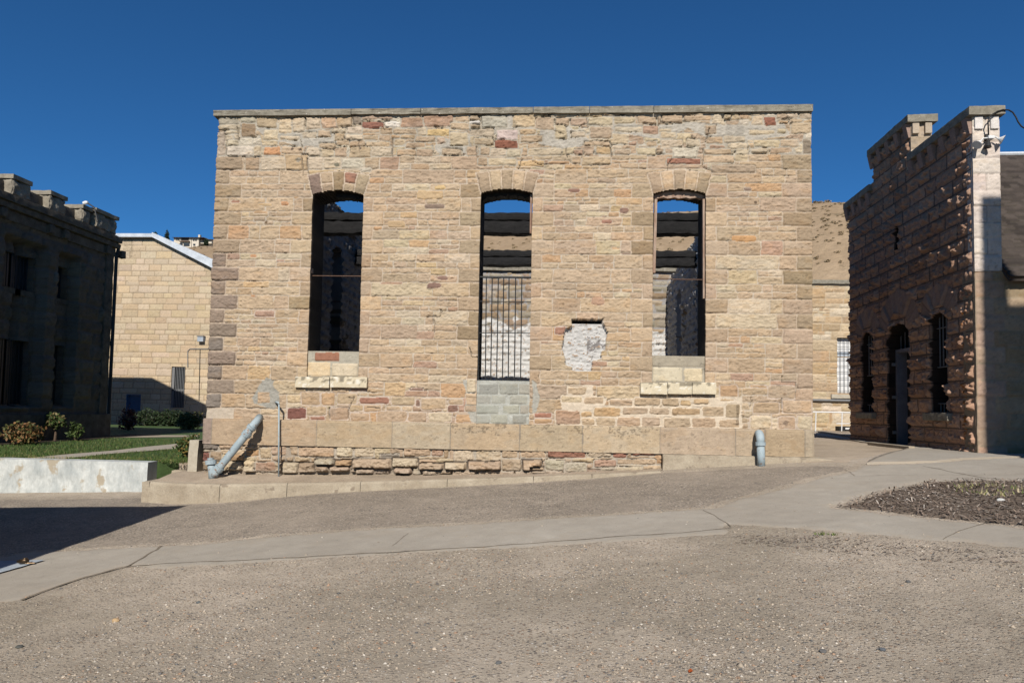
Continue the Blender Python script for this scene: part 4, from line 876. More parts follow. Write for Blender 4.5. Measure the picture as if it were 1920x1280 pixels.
for k, (pa, pb) in enumerate([(44,72),(112,134),(-2,-60)]):
    y0, y1 = sorted([onX(pa, 620, LX)[0], onX(pb, 620, LX)[0]]); y1 = min(y1, y0+.55) if pa > 0 else y1
    if pa > 0: y0 = onX(pa, 620, LX)[0]; y1 = onX(pb, 620, LX)[0]
    if pa < 0: c_ = 16.55*13.6/12.6-1.22*(k-1)*1.05; y0, y1 = c_-.28, c_+.28
    lw.append((y0, y1))
zz_ = [(lz(60,760), lz(60,640)), (lz(60,545), lz(60,480))]
cA, cB = q.A[:-1,:-1]+LY0, q.B[:-1,:-1]+LZ0; mk_ = np.ones(cA.shape, bool)
for (y0, y1) in lw:
    for (z0, z1) in zz_: mk_ &= ~((cA > y0) & (cA < y1) & (cB > z0) & (cB < z1))
    pier = (q.A+LY0 > y0-.16) & (q.A+LY0 < y1+.16) & (q.B+LZ0 > zz_[0][0]-.02) & (q.B+LZ0 < zz_[1][1]+.35); q.h[pier] -= .26
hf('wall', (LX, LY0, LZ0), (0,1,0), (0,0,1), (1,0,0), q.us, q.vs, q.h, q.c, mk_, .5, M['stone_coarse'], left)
for (y0, y1) in lw[:3]:
    for (z0, z1) in zz_:
        w_ = G().box(LX-.47, LX-.45, y0-.05, y1+.05, z0-.05, z1+.05).obj('window', M['glass'], left)
        for b in range(4): yy = y0+(y1-y0)*(b+.5)/4; G().tube([(LX-.36, yy, z0), (LX-.36, yy, z1)], .014, 6).obj('bar', M['iron'], w_)
        g = G().box(LX-.30, LX-.20, y0-.1, y1+.1, z0-.14, z0-.002); g.obj('sill', M['stone_coarse'] if False else M['dstone'], w_)
bw = thing('x', 'x', 'x'); bpy.data.objects.remove(bw)
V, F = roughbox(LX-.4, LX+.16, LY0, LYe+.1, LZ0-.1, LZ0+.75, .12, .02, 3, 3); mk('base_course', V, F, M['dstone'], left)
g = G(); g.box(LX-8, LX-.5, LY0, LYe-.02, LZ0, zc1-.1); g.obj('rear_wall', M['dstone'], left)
# end wall that faces away and the corner strip that faces the camera
V, F = roughbox(LX-.30, LX+.07, LYe-.35, LYe+.02, LZ0+.7, zc1-.36, .12, .03, 4, 13); mk('corner_pilaster', V, F, M['dstone'], left)
# cornice in three stepped mouldings
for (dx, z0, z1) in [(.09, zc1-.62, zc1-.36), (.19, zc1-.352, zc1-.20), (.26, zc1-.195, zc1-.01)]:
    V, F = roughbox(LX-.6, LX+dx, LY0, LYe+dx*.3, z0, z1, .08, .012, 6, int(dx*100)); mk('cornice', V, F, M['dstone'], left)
for yb in [19.9, 19.2, 17.45, 16.9, 15.35, 14.8, 13.2, 12.7]:
    V, F = roughbox(LX, LX+.17, yb*1.035-.10, yb*1.035+.10, zc1-.60, zc1-.357, .06, .02, 8, int(yb*3)); mk('bracket', V, F, M['dstone'], left)
lzm = lambda px, py: onX(px, py, LX+.1)[1]
zm = (lzm(14,321)+lzm(88,356))/2
ym = lambda px: onX(px, 360, LX+.05)[0]
V, F = roughbox(LX-.45, LX-.08, LY0, LYe-.3, zc1-.02, zm-.16, .10, .02, 4, 8); mk('parapet', V, F, M['dstone'], left)
for k, (pa, pb) in enumerate([(16,52),(89,120),(151,168)]):
    a, b = ym(pa), ym(pb)
    V, F = roughbox(LX-.42, LX+.14, a, b, zc1+.0, zm-.12, .035, .055, 8, k+3); mm = mk('merlon', V, F, M['mstone'], left)
    V, F = roughbox(LX-.46, LX+.17, a-.02, b+.02, zm-.118, zm, .08, .01, 6, k+5); mk('cap', V, F, M['mstone'], mm)
a, b = LYe-1.15, LYe-.05
cxr = LX+.20; cxl = LX-.42
zt_ = onY(190, 389, a)[1]
V, F = roughbox(cxl, cxr, a, a+1.0, zc1-.0, zt_-.12, .035, .065, 7, 31); mm = mk('corner_turret', V, F, M['mstone'], left)
V, F = roughbox(cxl-.03, cxr+.04, a-.03, a+1.05, zt_-.118, zt_, .08, .012, 6, 33); mk('cap', V, F, M['mstone'], mm)
# iron downpipe at the far corner
G().tube([(LX+.16, LYe+.07, zc1-.22), (LX+.08, LYe+.07, zc1-.6), (LX+.08, LYe+.07, LZ0+.2)], .05, 8).obj('downpipe', M['iron'], left)
# hidden mass added only to cast the sloping shade on the pale building
RWY = 30.0
def rw(x43, z43, Y=RWY+3): return z43 + (45-Y)*tan(SUN_EL)
Xa, Za = onY(285, 708, 45); Xb, Zb = onY(402, 766, 45)
g = G().prism([(-40, .4), (Xb, .4), (Xb, rw(0, Zb)), (Xa, rw(0, Za)), (-40, rw(0, Za))], RWY, RWY+3); g.obj('hidden_shade_caster', M['dstone'], left)
lamp = thing('parapet_lamp', 'small lamp on a bent rod leaning out from the battlements at the left', 'lamp', (cxl+.2, a, zt_))
P = [onY(183, 416, a-.12), onY(177, 389, a-.12), onY(163, 380, a-.12)]
G().tube([(x, a-.12, z) for x, z in P], .020, 8).obj('arm', M['iron'], lamp)
x, z = P[2]; G().tube([(x+.03, a-.12, z+.01), (x-.02, a-.12, z), (x-.10, a-.12, z-.02)], [.03, .055, .05], 10).obj('lamp_head', M['white'], lamp)

# ------------------------------------------------------------------ pale ashlar building beyond the lawn
TY = 45.0
tX = lambda px: onY(px, 600, TY)[0]; tZ = lambda px, py: onY(px, py, TY)[1]
tan_ = thing('ashlar_building', 'pale buff ashlar building with metal roof edge sloping down, beyond the lawn', 'building', (tX(300), TY, .0))
tx0, tx1 = tX(150), tX(470); TZ0 = -.6; ztop = tZ(250, 448)
q = Ras(tx1-tx0, ztop-TZ0, .05, 90, mortar=(.36,.28,.19), warp=.004, rockx=1, rockz=2); v = 0; kk = 0
hs_ = [.62,.48,.5,.44,.62,.36,.48,.42,.56,.5]
TP = [(.57,.455,.315), (.60,.485,.345), (.55,.43,.29), (.58,.445,.295), (.57,.46,.335)]
while v < q.vs[-1]-.1:
    hh = hs_[kk % 10]*.80; x = -.5*q.r.random()
    while x < q.us[-1]:
        wd = q.r.uniform(.55, 1.25); q.stone([(x, v), (x+wd, v+hh)], TP[q.r.integers(5)], .02, .004, .02, .045, tilt=.001, var=.05); x += wd
    v += hh; kk += 1
cA, cB = q.A[:-1,:-1]+tx0, q.B[:-1,:-1]+TZ0; slope = np.interp(cA, [tX(283), tX(395)], [ztop, tZ(395, 500)])-.02
mk_ = cB < np.where(cA < tX(283), ztop-.02, tZ(283,447)+(cA-tX(283))*(tZ(395,500)-tZ(283,447))/(tX(395)-tX(283)))
wr = (tX(326), tX(351), tZ(338,765), tZ(338,688)); dr = (tX(244), tX(271), TZ0+.05, tZ(258,739))
mk_ &= ~((cA > wr[0]) & (cA < wr[1]) & (cB > wr[2]) & (cB < wr[3])); mk_ &= ~((cA > dr[0]) & (cA < dr[1]) & (cB < dr[3]))
sx = (np.abs(q.A+tx0-tX(235)) < .35) & (q.B+TZ0 > ztop-1.3); q.c[sx] *= (1-.35*sst(.5+q.n1[sx]))[:,None]
hf('wall', (tx0, TY, TZ0), (1,0,0), (0,0,1), (0,-1,0), q.us, q.vs, q.h, q.c, mk_, .6, M['stone'], tan_)
wn = G().box(wr[0]-.1, wr[1]+.1, TY+.3, TY+.33, wr[2]-.1, wr[3]+.1).obj('window', M['glass'], tan_)
G().box(wr[0]+.02, wr[0]+.16, TY+.05, TY+.12, wr[2], wr[3]).box(wr[0]+.02, wr[1]-.02, TY+.05, TY+.12, wr[2]+1.15, wr[2]+1.27).obj('frame', M['ironlight'], wn)
for b in range(7):
    xx = wr[0]+.2+(wr[1]-wr[0]-.26)*b/6; G().tube([(xx, TY+.02, wr[2]), (xx, TY+.02, wr[3])], .022, 6).obj('bar', M['ironlight'], wn)
dd = G().box(dr[0]+.06, dr[1]-.06, TY+.12, TY+.18, dr[2], dr[3]-.06).obj('door', M['bluedoor'], tan_)
G().box(dr[0], dr[0]+.06, TY-.02, TY+.2, dr[2], dr[3]).box(dr[1]-.06, dr[1], TY-.02, TY+.2, dr[2], dr[3]).box(dr[0]+.062, dr[1]-.062, TY-.02, TY+.2, dr[3]-.058, dr[3]).obj('frame', M['bluedoor'], dd)
g = G(); a0 = (tX(100), tZ(283,446)); a1 = (tX(283), tZ(283,446)); 
g.prism([(tX(100), a1[1]-.02), (a1[0]+.05, a1[1]-.02), (a1[0]+.05, a1[1]+.22), (tX(100), a1[1]+.22)], TY-.35, TY+12); g.obj('roof_edge', M['zinc'], tan_)
p0, p1 = (tX(282), tZ(282,446)), (tX(470), tZ(282,446)+(tX(470)-tX(282))*(tZ(395,502)-tZ(283,446))/(tX(395)-tX(283)))
g = G().prism([(p0[0], p0[1]+.0), (p1[0], p1[1]+.0), (p1[0], p1[1]+.75), (p0[0]+.05, p0[1]+.30)], TY-.37, TY+12.1); g.obj('roof_slope', M['zinc'], tan_)
cpath = [(352,688),(352,658),(356,654),(390,654)]
G().tube([(onY(*p, TY-.05)[0], TY-.05, onY(*p, TY-.05)[1]) for p in cpath], .03, 6).obj('conduit', M['ironlight'], tan_)
G().tube([(onY(*p, TY-.05)[0], TY-.05, onY(*p, TY-.05)[1]) for p in [(375,655),(373,750)]], .022, 6).obj('conduit', M['iron'], tan_)
ub = thing('utility_box', 'small grey-blue box on the pale wall close to the ruin corner', 'box', (tX(381), TY-.2, tZ(381,641)))
x0, x1 = tX(375.5), tX(386.5); z0, z1 = tZ(381,641), tZ(381,631.5)
bevel(G().box(x0, x1, TY-.30, TY-.02, z0, z1).obj('housing', M['plate'], ub), .02)
G().box(x0-.03, x1+.03, TY-.34, TY-.02, z1+.003, z1+.05).obj('cover', M['ironlight'], ub)

# ------------------------------------------------------------------ rock-faced building on the right
BX = 7.5
RA = radians(2.0); YN = onX(1828, 700, BX)[0]
def by(px, py):
    d = ray(px, py); t = (BX*cos(RA)-YN*sin(RA))/(d[0]*cos(RA)-d[1]*sin(RA)); return YN+(d[1]*t-YN)/cos(RA), EYE+d[2]*t
YN = onX(1828, 700, BX)[0]; YF = by(1592, 600)[0]; BZ0 = .80
zlow = onX(1804, 225, BX-.10)[1]; zhigh = (by(1707,229)[1]+by(1640,292)[1])/2
YA, YB = by(1706, 240)[0], by(1637, 300)[0]
rb = thing('rock_faced_building', 'brown rock-faced stone building with stepped parapet and arched doorway on the right', 'building', (BX, YN, BZ0)); rb.rotation_euler = (0, 0, -RA)
q = Ras(YF-YN, zhigh-BZ0, .015, 110, mortar=(.16,.115,.09), warp=.006, rockx=3.2, rockz=5); q.mh = -.015
RP = [(.46,.275,.185), (.49,.30,.20), (.42,.25,.17), (.48,.305,.215), (.53,.325,.22)]
rock = np.abs(fbm(q.A*3.3, q.B*4.5, 0, 201, 4)); rock2 = fbm(q.A*8, q.B*8, 0, 202, 3)
def rstone(q, a, b, v0, v1, col, amp=.11, tag=1, rk=None):
    i0, i1 = np.searchsorted(q.us, [a, b]); j0, j1 = np.searchsorted(q.vs, [v0, v1])
    if i1 <= i0 or j1 <= j0: return
    sl = (slice(j0, j1), slice(i0, i1)); A, B = q.wu[sl], q.wv[sl]; d = np.minimum(np.minimum(A-a, b-A), np.minimum(B-v0, v1-B))-.012
    m = d > 0; f = sst(d/.07); r_ = q.r
    tl = r_.normal(0, .35, 2)
    rg = 1-2.2*np.abs(fbm(A*6.0, B*5.4, r_.random()*9+.1, 7, 4)); jag = fbm(A*15, B*12, .37, 17, 3)
    hgt = q.mh + .010*f + f*np.clip(amp*(.48+.55*r_.random())*(.02+.50*rg+1.35*jag) + .10*amp*rock2[sl] + (A-(a+b)/2)*tl[0]*.10 + (B-(v0+v1)/2)*tl[1]*.12, .0, .2)
    tq = hgt/.026; hgt = (np.floor(tq)+sst(((tq-np.floor(tq))-.62)/.38))*.026*.7 + hgt*.3
    base = np.array(col)*(1+r_.normal(0, .06)); cc = base*(1+.16*q.n1[sl]+.12*q.n3[sl])[...,None]
    q.h[sl][m] = hgt[m]; q.c[sl][m] = cc[m]; q.id[sl][m] = tag
ws = [(by(1777,700)[0], by(1744,700)[0]), (by(1637,700)[0], by(1615,700)[0])]; wz = (by(1761,773)[1], by(1759,586)[1])
dy = (by(1707,800)[0], by(1664,800)[0]); dz = by(1686, 606)[1]
v = 0; kk = 0; ch = .295
while v < q.vs[-1]:
    x = -.0; first = True
    while x < q.us[-1]:
        wd = q.r.uniform(.35, .75)
        if first: wd = .30 if kk % 2 else .52
        if q.us[-1]-(x+wd) < .2: wd = q.us[-1]-x+.02
        rstone(q, x, x+wd, v, v+ch, RP[q.r.integers(5)]); x += wd; first = False
    v += ch; kk += 1
# fanned voussoirs over the three openings
def fan(ya, yb, zt, n, L, q=q):
    cy = (ya+yb)/2-YN; hw = (yb-ya)/2; zc_ = zt-BZ0-hw*.55
    A, B = q.wu-cy, q.wv-zc_; rad = np.hypot(A, B); ang = np.arctan2(A, B); R0 = hw*1.02
    m = (rad > R0*.98) & (rad < R0+L) & (np.abs(ang) < 1.25) & (B > 0)
    k_ = np.floor((ang+1.25)/2.5*n); fr = (ang+1.25)/2.5*n-k_; edge = np.minimum(fr, 1-fr)*2.5/n*rad
    f = sst((edge-.008)/.03); hg = q.mh+.01*f+f*np.clip(.10*(.35+.65*vn(k_*3.7, .5, .2, 55))*(.5+1.2*fbm(A*4+k_*5, B*2.5, .3, 8, 3)), 0, .2)
    q.h[m] = hg[m]; q.c[m] = (np.array((.36,.245,.19))*(1+.1*q.n1+.12*vn(k_*2.3, .4, .1, 9))[...,None])[m]
for (ya, yb) in ws: fan(ya, yb, wz[1], 7, .42)
fan(dy[0], dy[1], dz, 9, .50)
# rust streak beside the corner
ru = np.abs(q.A-.32+.05*q.n1) < .07*(.5+.9*np.abs(q.n3)); ru &= (q.B+BZ0 > .95) & (q.B+BZ0 < 3.55) & (q.n2+q.n1 > -.25); q.c[ru] = (np.array((.34,.13,.035))*(1+.3*q.n1[...,None]))[ru]
cA, cB = q.A[:-1,:-1]+YN, q.B[:-1,:-1]+BZ0
mk_ = (cB < zlow) | ((cA > YA) & (cA < YB))
for (ya, yb) in ws:
    t = (cA-(ya+yb)/2)/((yb-ya)/2); mk_ &= ~((np.abs(t) < 1) & (cB > wz[0]) & (cB < wz[1]-(yb-ya)*.35*(1-np.sqrt(np.clip(1-t*t,0,1)))))
t = (cA-(dy[0]+dy[1])/2)/((dy[1]-dy[0])/2); mk_ &= ~((np.abs(t) < 1) & (cB < dz-(dy[1]-dy[0])*.38*(1-np.sqrt(np.clip(1-t*t,0,1)))) & (cB > .9))
sy = by(1680, 450)[0]; s0, s1 = by(1680,470)[1], by(1680,424)[1]
t = (cA-sy)/.10; mk_ &= ~((np.abs(t) < 1) & (cB > s0) & (cB < s1-.1*t*t))
PT = .44
hf('front_wall', (BX, YN, BZ0), (0,1,0), (0,0,1), (-1,0,0), q.us, q.vs, q.h, q.c, mk_, PT, M['stone'], rb, warp=.01, soot_shade=.05)  # reveal colour darkened here to paint the shade inside the openings
# south wall
sX1 = 16.0; ze = onY(1880, 514, YN)[1]
q2 = Ras(sX1-BX, ze-BZ0+.04, .03, 120, mortar=(.34,.27,.19), warp=.008, rockx=3, rockz=6); q2.mh = -.01
v = 0; kk = 0
while v < q2.vs[-1]:
    x = 0
    while x < q2.us[-1]:
        wd = q2.r.uniform(.4, .8) if x else (.32 if kk % 2 else .5); cc = [(.36,.27,.18),(.39,.295,.195),(.33,.245,.16)][q2.r.integers(3)]
        if x == 0: cc = (.42,.30,.22)
        q2.stone([(x, v), (x+wd, v+ch)], cc, .016, .022, .02, .014, tilt=.005); x += wd
    v += ch; kk += 1
hf('side_wall', (BX+.004, YN-.035, BZ0), (1,0,0), (0,0,1), (0,-1,0), q2.us, q2.vs, q2.h, q2.c, None, .4, M['stone'], rb)
zs0 = ze+.045
def pier(name, y, x0, x1, z0, z1, col, seed, y1=None, par=None):
    q3 = Ras(x1-x0, z1-z0, .02, seed, mortar=tuple(c*.7 for c in col), warp=.006, rockx=3, rockz=6); v = 0; kk = 0
    while v < q3.vs[-1]-.02:
        hh = ch if q3.vs[-1]-v > ch*1.3 else q3.vs[-1]-v+.01
        if kk % 2: q3.stone([(-.01, v), ((x1-x0)*.48, v+hh)], col, .015, .02, .02, .01, tilt=.008, var=.1); q3.stone([((x1-x0)*.48, v), (x1-x0+.01, v+hh)], col, .015, .02, .02, .01, tilt=.008, var=.1)
        else: q3.stone([(-.01, v), (x1-x0+.01, v+hh)], col, .015, .02, .02, .01, tilt=.008, var=.1)
        v += hh; kk += 1
    return hf(name, (x0, y, z0), (1,0,0), (0,0,1), (0,-1,0), q3.us, q3.vs, q3.h, q3.c, None, .2, M['stone'], par or rb)
pier('parapet_end', YN-.035, BX+.006, BX+PT+.03, zs0, zlow, (.66,.57,.505), 131)
pier('parapet_end', YA-.012, BX+.01, BX+PT+.0, zlow-.3, zhigh, (.46,.37,.285), 132)
# coping stones and corbels
def cope(y0, y1, z, first, wt=None):
    V, F = roughbox(BX-.10, BX+PT+.09, y0, y1, z+.002, z+.17, .07, .012, 6, int(y0*7)); mk('coping', V, F, M['cement'], rb)
    n = int((y1-y0)/.36)
    for k in range(n):
        yy = y0+.12+(y1-y0-.3)*k/(n-1)
        g = G(); g.add([(BX-.09,yy,z-.002),(BX+.01,yy,z-.002),(BX+.01,yy,z-.30),(BX-.03,yy,z-.30),(BX-.09,yy+.17,z-.002),(BX+.01,yy+.17,z-.002),(BX+.01,yy+.17,z-.30),(BX-.03,yy+.17,z-.30)],
            [(0,3,2,1),(4,5,6,7),(0,4,7,3),(1,2,6,5),(0,1,5,4),(3,7,6,2)]); g.c = [(.36,.25,.20)]*8; g.obj('corbel', M['stone_coarse'], rb)
cope(YN-.14, YA-.02, zlow, 1); cope(YB+.02, YF+.10, zlow, 0); cope(YA-.12, YB+.12, zhigh, 0)
for (y, z, col, xs_) in [(YN-.014, zlow, (.74,.69,.65), (BX+.03, BX+.30)), (YA-.014, zhigh, (.50,.41,.31), (BX+.02, BX+.28))]:
    for x in xs_:
        g = G().box(x, x+.14, y-.07, y+.05, z-.24, z-.003); g.c = [col]*8; bevel(g.obj('corbel', M['stone_coarse'], rb), .01)
# roof
YR = (YN+YF)/2; zr = onY(1880, 294, YR)[1]; rx0 = BX+PT+.035
L_ = sqrt((YR-YN+.25)**2+(zr-ze+.12)**2); dv = np.array([0, YR-YN+.25, zr-ze+.12])/L_; nn_ = np.cross([1,0,0], dv)
q4 = Ras(sX1-rx0, L_, .03, 140, mortar=(.06,.05,.04)); v = 0; kk = 0
q4.h[:] = 0
while v < L_:
    x = -.07*(kk % 2)
    while x < q4.us[-1]:
        wd = q4.r.uniform(.10, .24); i0, i1 = np.searchsorted(q4.us, [x, x+wd]); j0, j1 = np.searchsorted(q4.vs, [v+q4.r.uniform(-.012,.012), v+.12])
        if i1 > i0 and j1 > j0:
            fr = (q4.B[j0:j1, i0:i1]-v)/.12; q4.h[j0:j1, i0:i1] = .04*(1-fr)+q4.r.uniform(0,.012); q4.c[j0:j1, i0:i1] = np.array((.062,.050,.043))*q4.r.uniform(.6, 1.5)
        x += wd
    v += .12; kk += 1
hf('roof', (rx0, YN-.25, ze-.12), (1,0,0), dv, nn_, q4.us, q4.vs, q4.h, q4.c, None, .06, M['stone'], rb, smooth=False)
g = G().add([(rx0, YR+.02, zr), (sX1, YR+.02, zr), (sX1, YF+.3, ze-.12), (rx0, YF+.3, ze-.12)], [(0,1,2,3)]); g.obj('rear_roof', M['hiproof'], rb)
G().tube([(rx0, YR, zr+.03), (sX1, YR, zr+.03)], .05, 8).obj('ridge_cap', M['zinc'], rb)
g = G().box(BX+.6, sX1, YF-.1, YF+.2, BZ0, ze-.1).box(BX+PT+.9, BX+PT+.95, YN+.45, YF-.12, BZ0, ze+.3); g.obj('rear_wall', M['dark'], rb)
# windows with bars, sills, door
for (ya, yb) in ws:
    w_ = G().box(BX+.40, BX+.42, ya-.05, yb+.05, wz[0]-.05, wz[1]+.05).obj('window', M['glass'], rb)
    hb = wz[0]+(wz[1]-wz[0])*.46
    for b in range(5):
        yy = ya+(yb-ya)*(b+.6)/5.2; G().tube([(BX+.16, yy, hb), (BX+.16, yy, wz[1]-.02)], .014, 6).obj('bar', M['ironlight'], w_)
        G().tube([(BX+.16, yy, wz[0]), (BX+.16, yy, wz[0]+.18)], .012, 6).obj('bar', M['ironlight'], w_)
    for zz in (hb, wz[1]-.28, wz[0]+.18): G().tube([(BX+.15, ya, zz), (BX+.15, yb, zz)], .013, 6).obj('cross_bar', M['ironlight'], w_)
    V, F = roughbox(BX-.10, BX+.12, ya-.14, yb+.14, wz[0]-.16, wz[0]-.01, .05, .012, 8, int(ya)); mk('sill', V, F, M['cement'], w_)
zh = onX(1682, 655, BX+.28)[1]
dr_ = thing('x', 'x', 'x'); bpy.data.objects.remove(dr_)
dro = G().box(BX+.40, BX+.45, dy[0]+.02, dy[1]-.10, .9, zh-.07).obj('door', M['black'], rb)
g = G().box(BX+.19, BX+.42, dy[1]-.075, dy[1]-.003, .9, zh).box(BX+.19, BX+.42, dy[0], dy[1]-.078, zh-.07, zh); g.obj('door_frame', M['greydoor'], dro)
for hz in (1.2, 2.0, 2.75): G().box(BX+.10, BX+.187, dy[1]-.05, dy[1]-.01, hz, hz+.07).obj('hinge', M['ironlight'], dro)
for b in range(6):
    yy = dy[0]+.06+(dy[1]-dy[0]-.1)*b/5; G().tube([(BX+.30, yy, zh), (BX+.30, yy, dz-.06-.3*abs(b/5-.5))], .013, 6).obj('transom_bar', M['ironlight'], dro)
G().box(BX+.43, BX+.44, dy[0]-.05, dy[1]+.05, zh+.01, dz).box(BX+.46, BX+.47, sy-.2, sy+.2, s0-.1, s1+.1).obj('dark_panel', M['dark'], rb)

# floodlights on the parapet end
fl_ = thing('floodlight', 'white twin-headed floodlight fixed to the pale parapet end at the right', 'floodlight', (BX+PT, YN-.05, onY(1857,270,YN)[1]))
Yl = YN-.12; fp = lambda a, b, dY=0: (onY(a, b, Yl+dY)[0], Yl+dY, onY(a, b, Yl+dY)[1])
x0, _, z0 = fp(1848.5, 262); x1, _, z1 = fp(1854, 251.5); G().box(x0, x1, Yl-.01, YN-.03, z0, z1).obj('bracket', M['iron'], fl_)
x0, _, z0 = fp(1850, 262); x1, _, z1 = fp(1861.5, 256); bevel(G().box(x0, x1, Yl-.06, Yl+.04, z0, z1).obj('junction_box', M['white'], fl_), .008)
def can(p_arm, a, b, r0=.022, r1=.085, name='lamp_head', m='white'):
    a, b = np.array(a), np.array(b); d = b-a
    o = G().tube([a, a+d*.3, b, b+d*.02], [r0, r0*1.6, r1, r1*.96], 16).obj(name, M[m], fl_, smooth=False)
    if p_arm: G().tube(p_arm, .014, 8).obj('arm', M['white'], o)
can([fp(1851,259,-.03), fp(1843,259.5,-.04), fp(1838,266,-.05)], fp(1838,265,-.05), fp(1832,272,-.08))
can([fp(1861,259,-.03), fp(1866,256.5,-.04), fp(1871,260,-.05), fp(1874,262.5,-.05)], fp(1872,260,-.05), fp(1880.5,262.5,-.08))
can(None, fp(1852.5,263,-.02), fp(1851.5,276,-.03), .02, .065, 'shaded_head', 'black')
cb = [fp(1853.5,256,-.0), fp(1853,240,-.05), fp(1852.5,228,-.07), fp(1856,219,-.07), fp(1862,214,-.05), fp(1870,209,-.05), fp(1880,206,-.05), fp(1891,206.5,-.05), fp(1899,211,-.05), fp(1905,220,-.05), fp(1909,229,-.05), fp(1915,237,-.05), fp(1923,242,-.05), fp(1960,250,-.05)]
tag(G().tube(cb, .0125, 8).obj('conduit', M['black'], None), 'dark curved cable looping from the floodlight across the sky', 'cable')
# extra coarse stonework left of the ruin, retaining wall
wy0 = 11.95
zA, zB = onY(0, 875, wy0)[1], onY(277, 873, wy0)[1]; xB = onY(276, 900, wy0)[0]; xA = -18.0; zB = .545
ww = thing('retaining_wall', 'low white-painted retaining wall with peeling paint in front of the lawn', 'wall', (xB, wy0, 0))
V, F = roughbox(xA, xB, wy0, wy0+.3, -.75, zB, .05, 0)
t = V[:,0]; e = fbm(V[:,0]*4, V[:,2]*5, V[:,1]*4, 3, 3); led = np.clip((.16-(V[:,2]-np.interp(t, [xA, xB], [-.35, .03])))*9, 0, 1)
V[:,1] -= np.where(V[:,1] < wy0+.1, .018*e+.012*led, 0); V[:,2] += .006*e*(V[:,2] > .2)
mk('wall_face', V, F, M['whitewash'], ww)
# small stone border between retaining wall and ruin, concrete post
bxa, bxb = onY(280, 880, 12.45)[0], onY(352, 880, 12.45)[0]
bd_ = thing('stone_border', 'short row of rough border stones between white wall and concrete post', 'border', (bxa, 12.4, .35))
for k, (a, b, c0, c1) in enumerate([(280,313,880,896),(314,349,881,893),(325,349,889,898)]):
    Yk = 12.42-.10*(k == 2); xa, zb0 = onY(a, c1, Yk); xb, zt0 = onY(b, c0, Yk)
    V, F = roughbox(xa, xb, Yk, Yk+.25, zb0-.15, zt0, .04, .018, 9, k+40); mk('border_stone', V, F, M['curb'], bd_)
pY = 11.75; xa, z0 = onY(351, 897, pY); xb, z1 = onY(374.5, 825, pY)
V, F = roughbox(0, 1, 0, 1, 0, 1, .1, .0); hh = z1-z0+.2
V = V*np.array([xb-xa-.03, .22, hh]); V[:,0] += xa-.02+.035*(V[:,2]/hh)+ .008*fbm(V[:,2]*6, V[:,1]*6, .2, 5, 3); V[:,1] += pY; V[:,2] += z0-.2
o = mk('concrete_post', V, F, M['post']); bevel(o, .02, 2); tag(o, 'short square concrete post at the left foot of the ruin', 'post')

# pipes at the foot of the ruin
dp = thing('drain_pipe', 'fat pale blue drain pipe slanting from the plinth down to a capped stub', 'pipe', (onY(398,890,11.15)[0], 11.15, .4))
pp = lambda a, b, Y: np.array([onY(a, b, Y)[0], Y, onY(a, b, Y)[1]])
G().tube([pp(487,782,11.40), pp(481,790,11.22), pp(475,797,11.13), pp(462,814,11.11), pp(404,886,11.13), pp(402,892,11.13)], .062, 16).obj('slanting_pipe', M['pipe'], dp, True)
G().tube([pp(398.5,897,11.15), pp(398,884,11.14), pp(395.5,866,11.13)], .062, 16).obj('stub', M['pipe'], dp, True)
for (a, b, Y, r) in [((395.8,870),(395.2,862),11.13,.088),((394.9,861.5),(394.7,858),11.13,.05)]:
    G().tube([pp(*a, Y), pp(*b, Y)], r, 16).obj('cap', M['pipe'], dp)
for (a, b) in [((413,875),(408,881)),((465,810),(460,816.5)),((473,799),(470,803))]:
    G().tube([pp(*a, 11.115), pp(*b, 11.115)], .078, 16).obj('collar', M['pipe'], dp)
vp_ = thing('water_pipe', 'thin upright pale blue pipe against the wall beside the slanting drain', 'pipe', (onY(523,890,11.24)[0], 11.24, .4))
G().tube([pp(522.5,893,11.26), pp(523,757,11.28)], .013, 10).obj('riser', M['pipe'], vp_, True)
G().tube([pp(523,758,11.28), pp(522,755,11.28), pp(518,753.5,11.38), pp(517,754,11.5)], .017, 10).obj('elbow', M['pipe'], vp_, True)
bp = thing('vent_pipe', 'stubby pale blue pipe with bent top at the right end of the ruin', 'pipe', (onY(1426,870,11.16)[0], 11.16, .7))
G().tube([pp(1427.5,876,11.14), pp(1426,834,11.14)], .060, 16).obj('riser', M['pipe'], bp, True)
G().tube([pp(1426,835,11.14), pp(1425.5,822,11.14), pp(1424.5,815,11.17), pp(1423,812.5,11.25), pp(1422,813,11.4)], .064, 16).obj('elbow', M['pipe'], bp, True)
G().tube([pp(1426,835,11.14), pp(1425.8,828,11.14)], .078, 16).obj('collar', M['pipe'], bp)

# ------------------------------------------------------------------ lawn, paths, hill and far buildings
LZ = .53
def hl(X, Y): return LZ + .02*fbm(X*.6, Y*.6, 0, 5, 2) + 0*X + np.clip((Y-12.2)*.02, 0, .3)*0
lawnP = [(-30, 12.22), (xB+.0, 12.22), (bxb-.1, 12.65), (-5.45, 12.7), (-5.45, 22.9), (-9, 31), (-30, 33), (-30, 12.5)]
sheet('lawn', lawnP, 0, .15, M['grass'], 'trimmed green lawn behind the white retaining wall', 'lawn', 0, hfun=hl, seed=20, skirt=.3)
def onL(px, py, z=LZ+.01): return onZ(px, py, z)
p2 = [onL(-80,889), onL(0,882), onL(60,867), onL(340,833), onL(372,830), onL(372,836), onL(340,839.5), onL(150,861), onL(50,868.5), onL(0,872), onL(-80,876)]
p2 = [onL(*p) for p in [(-100,892),(0,873.5),(60,866.5),(200,851.5),(340,839.5),(372,838),(372,829),(330,832),(150,849),(0,863),(-100,871)]]
p2 = [(x, max(y, 12.24)) for x, y in p2]
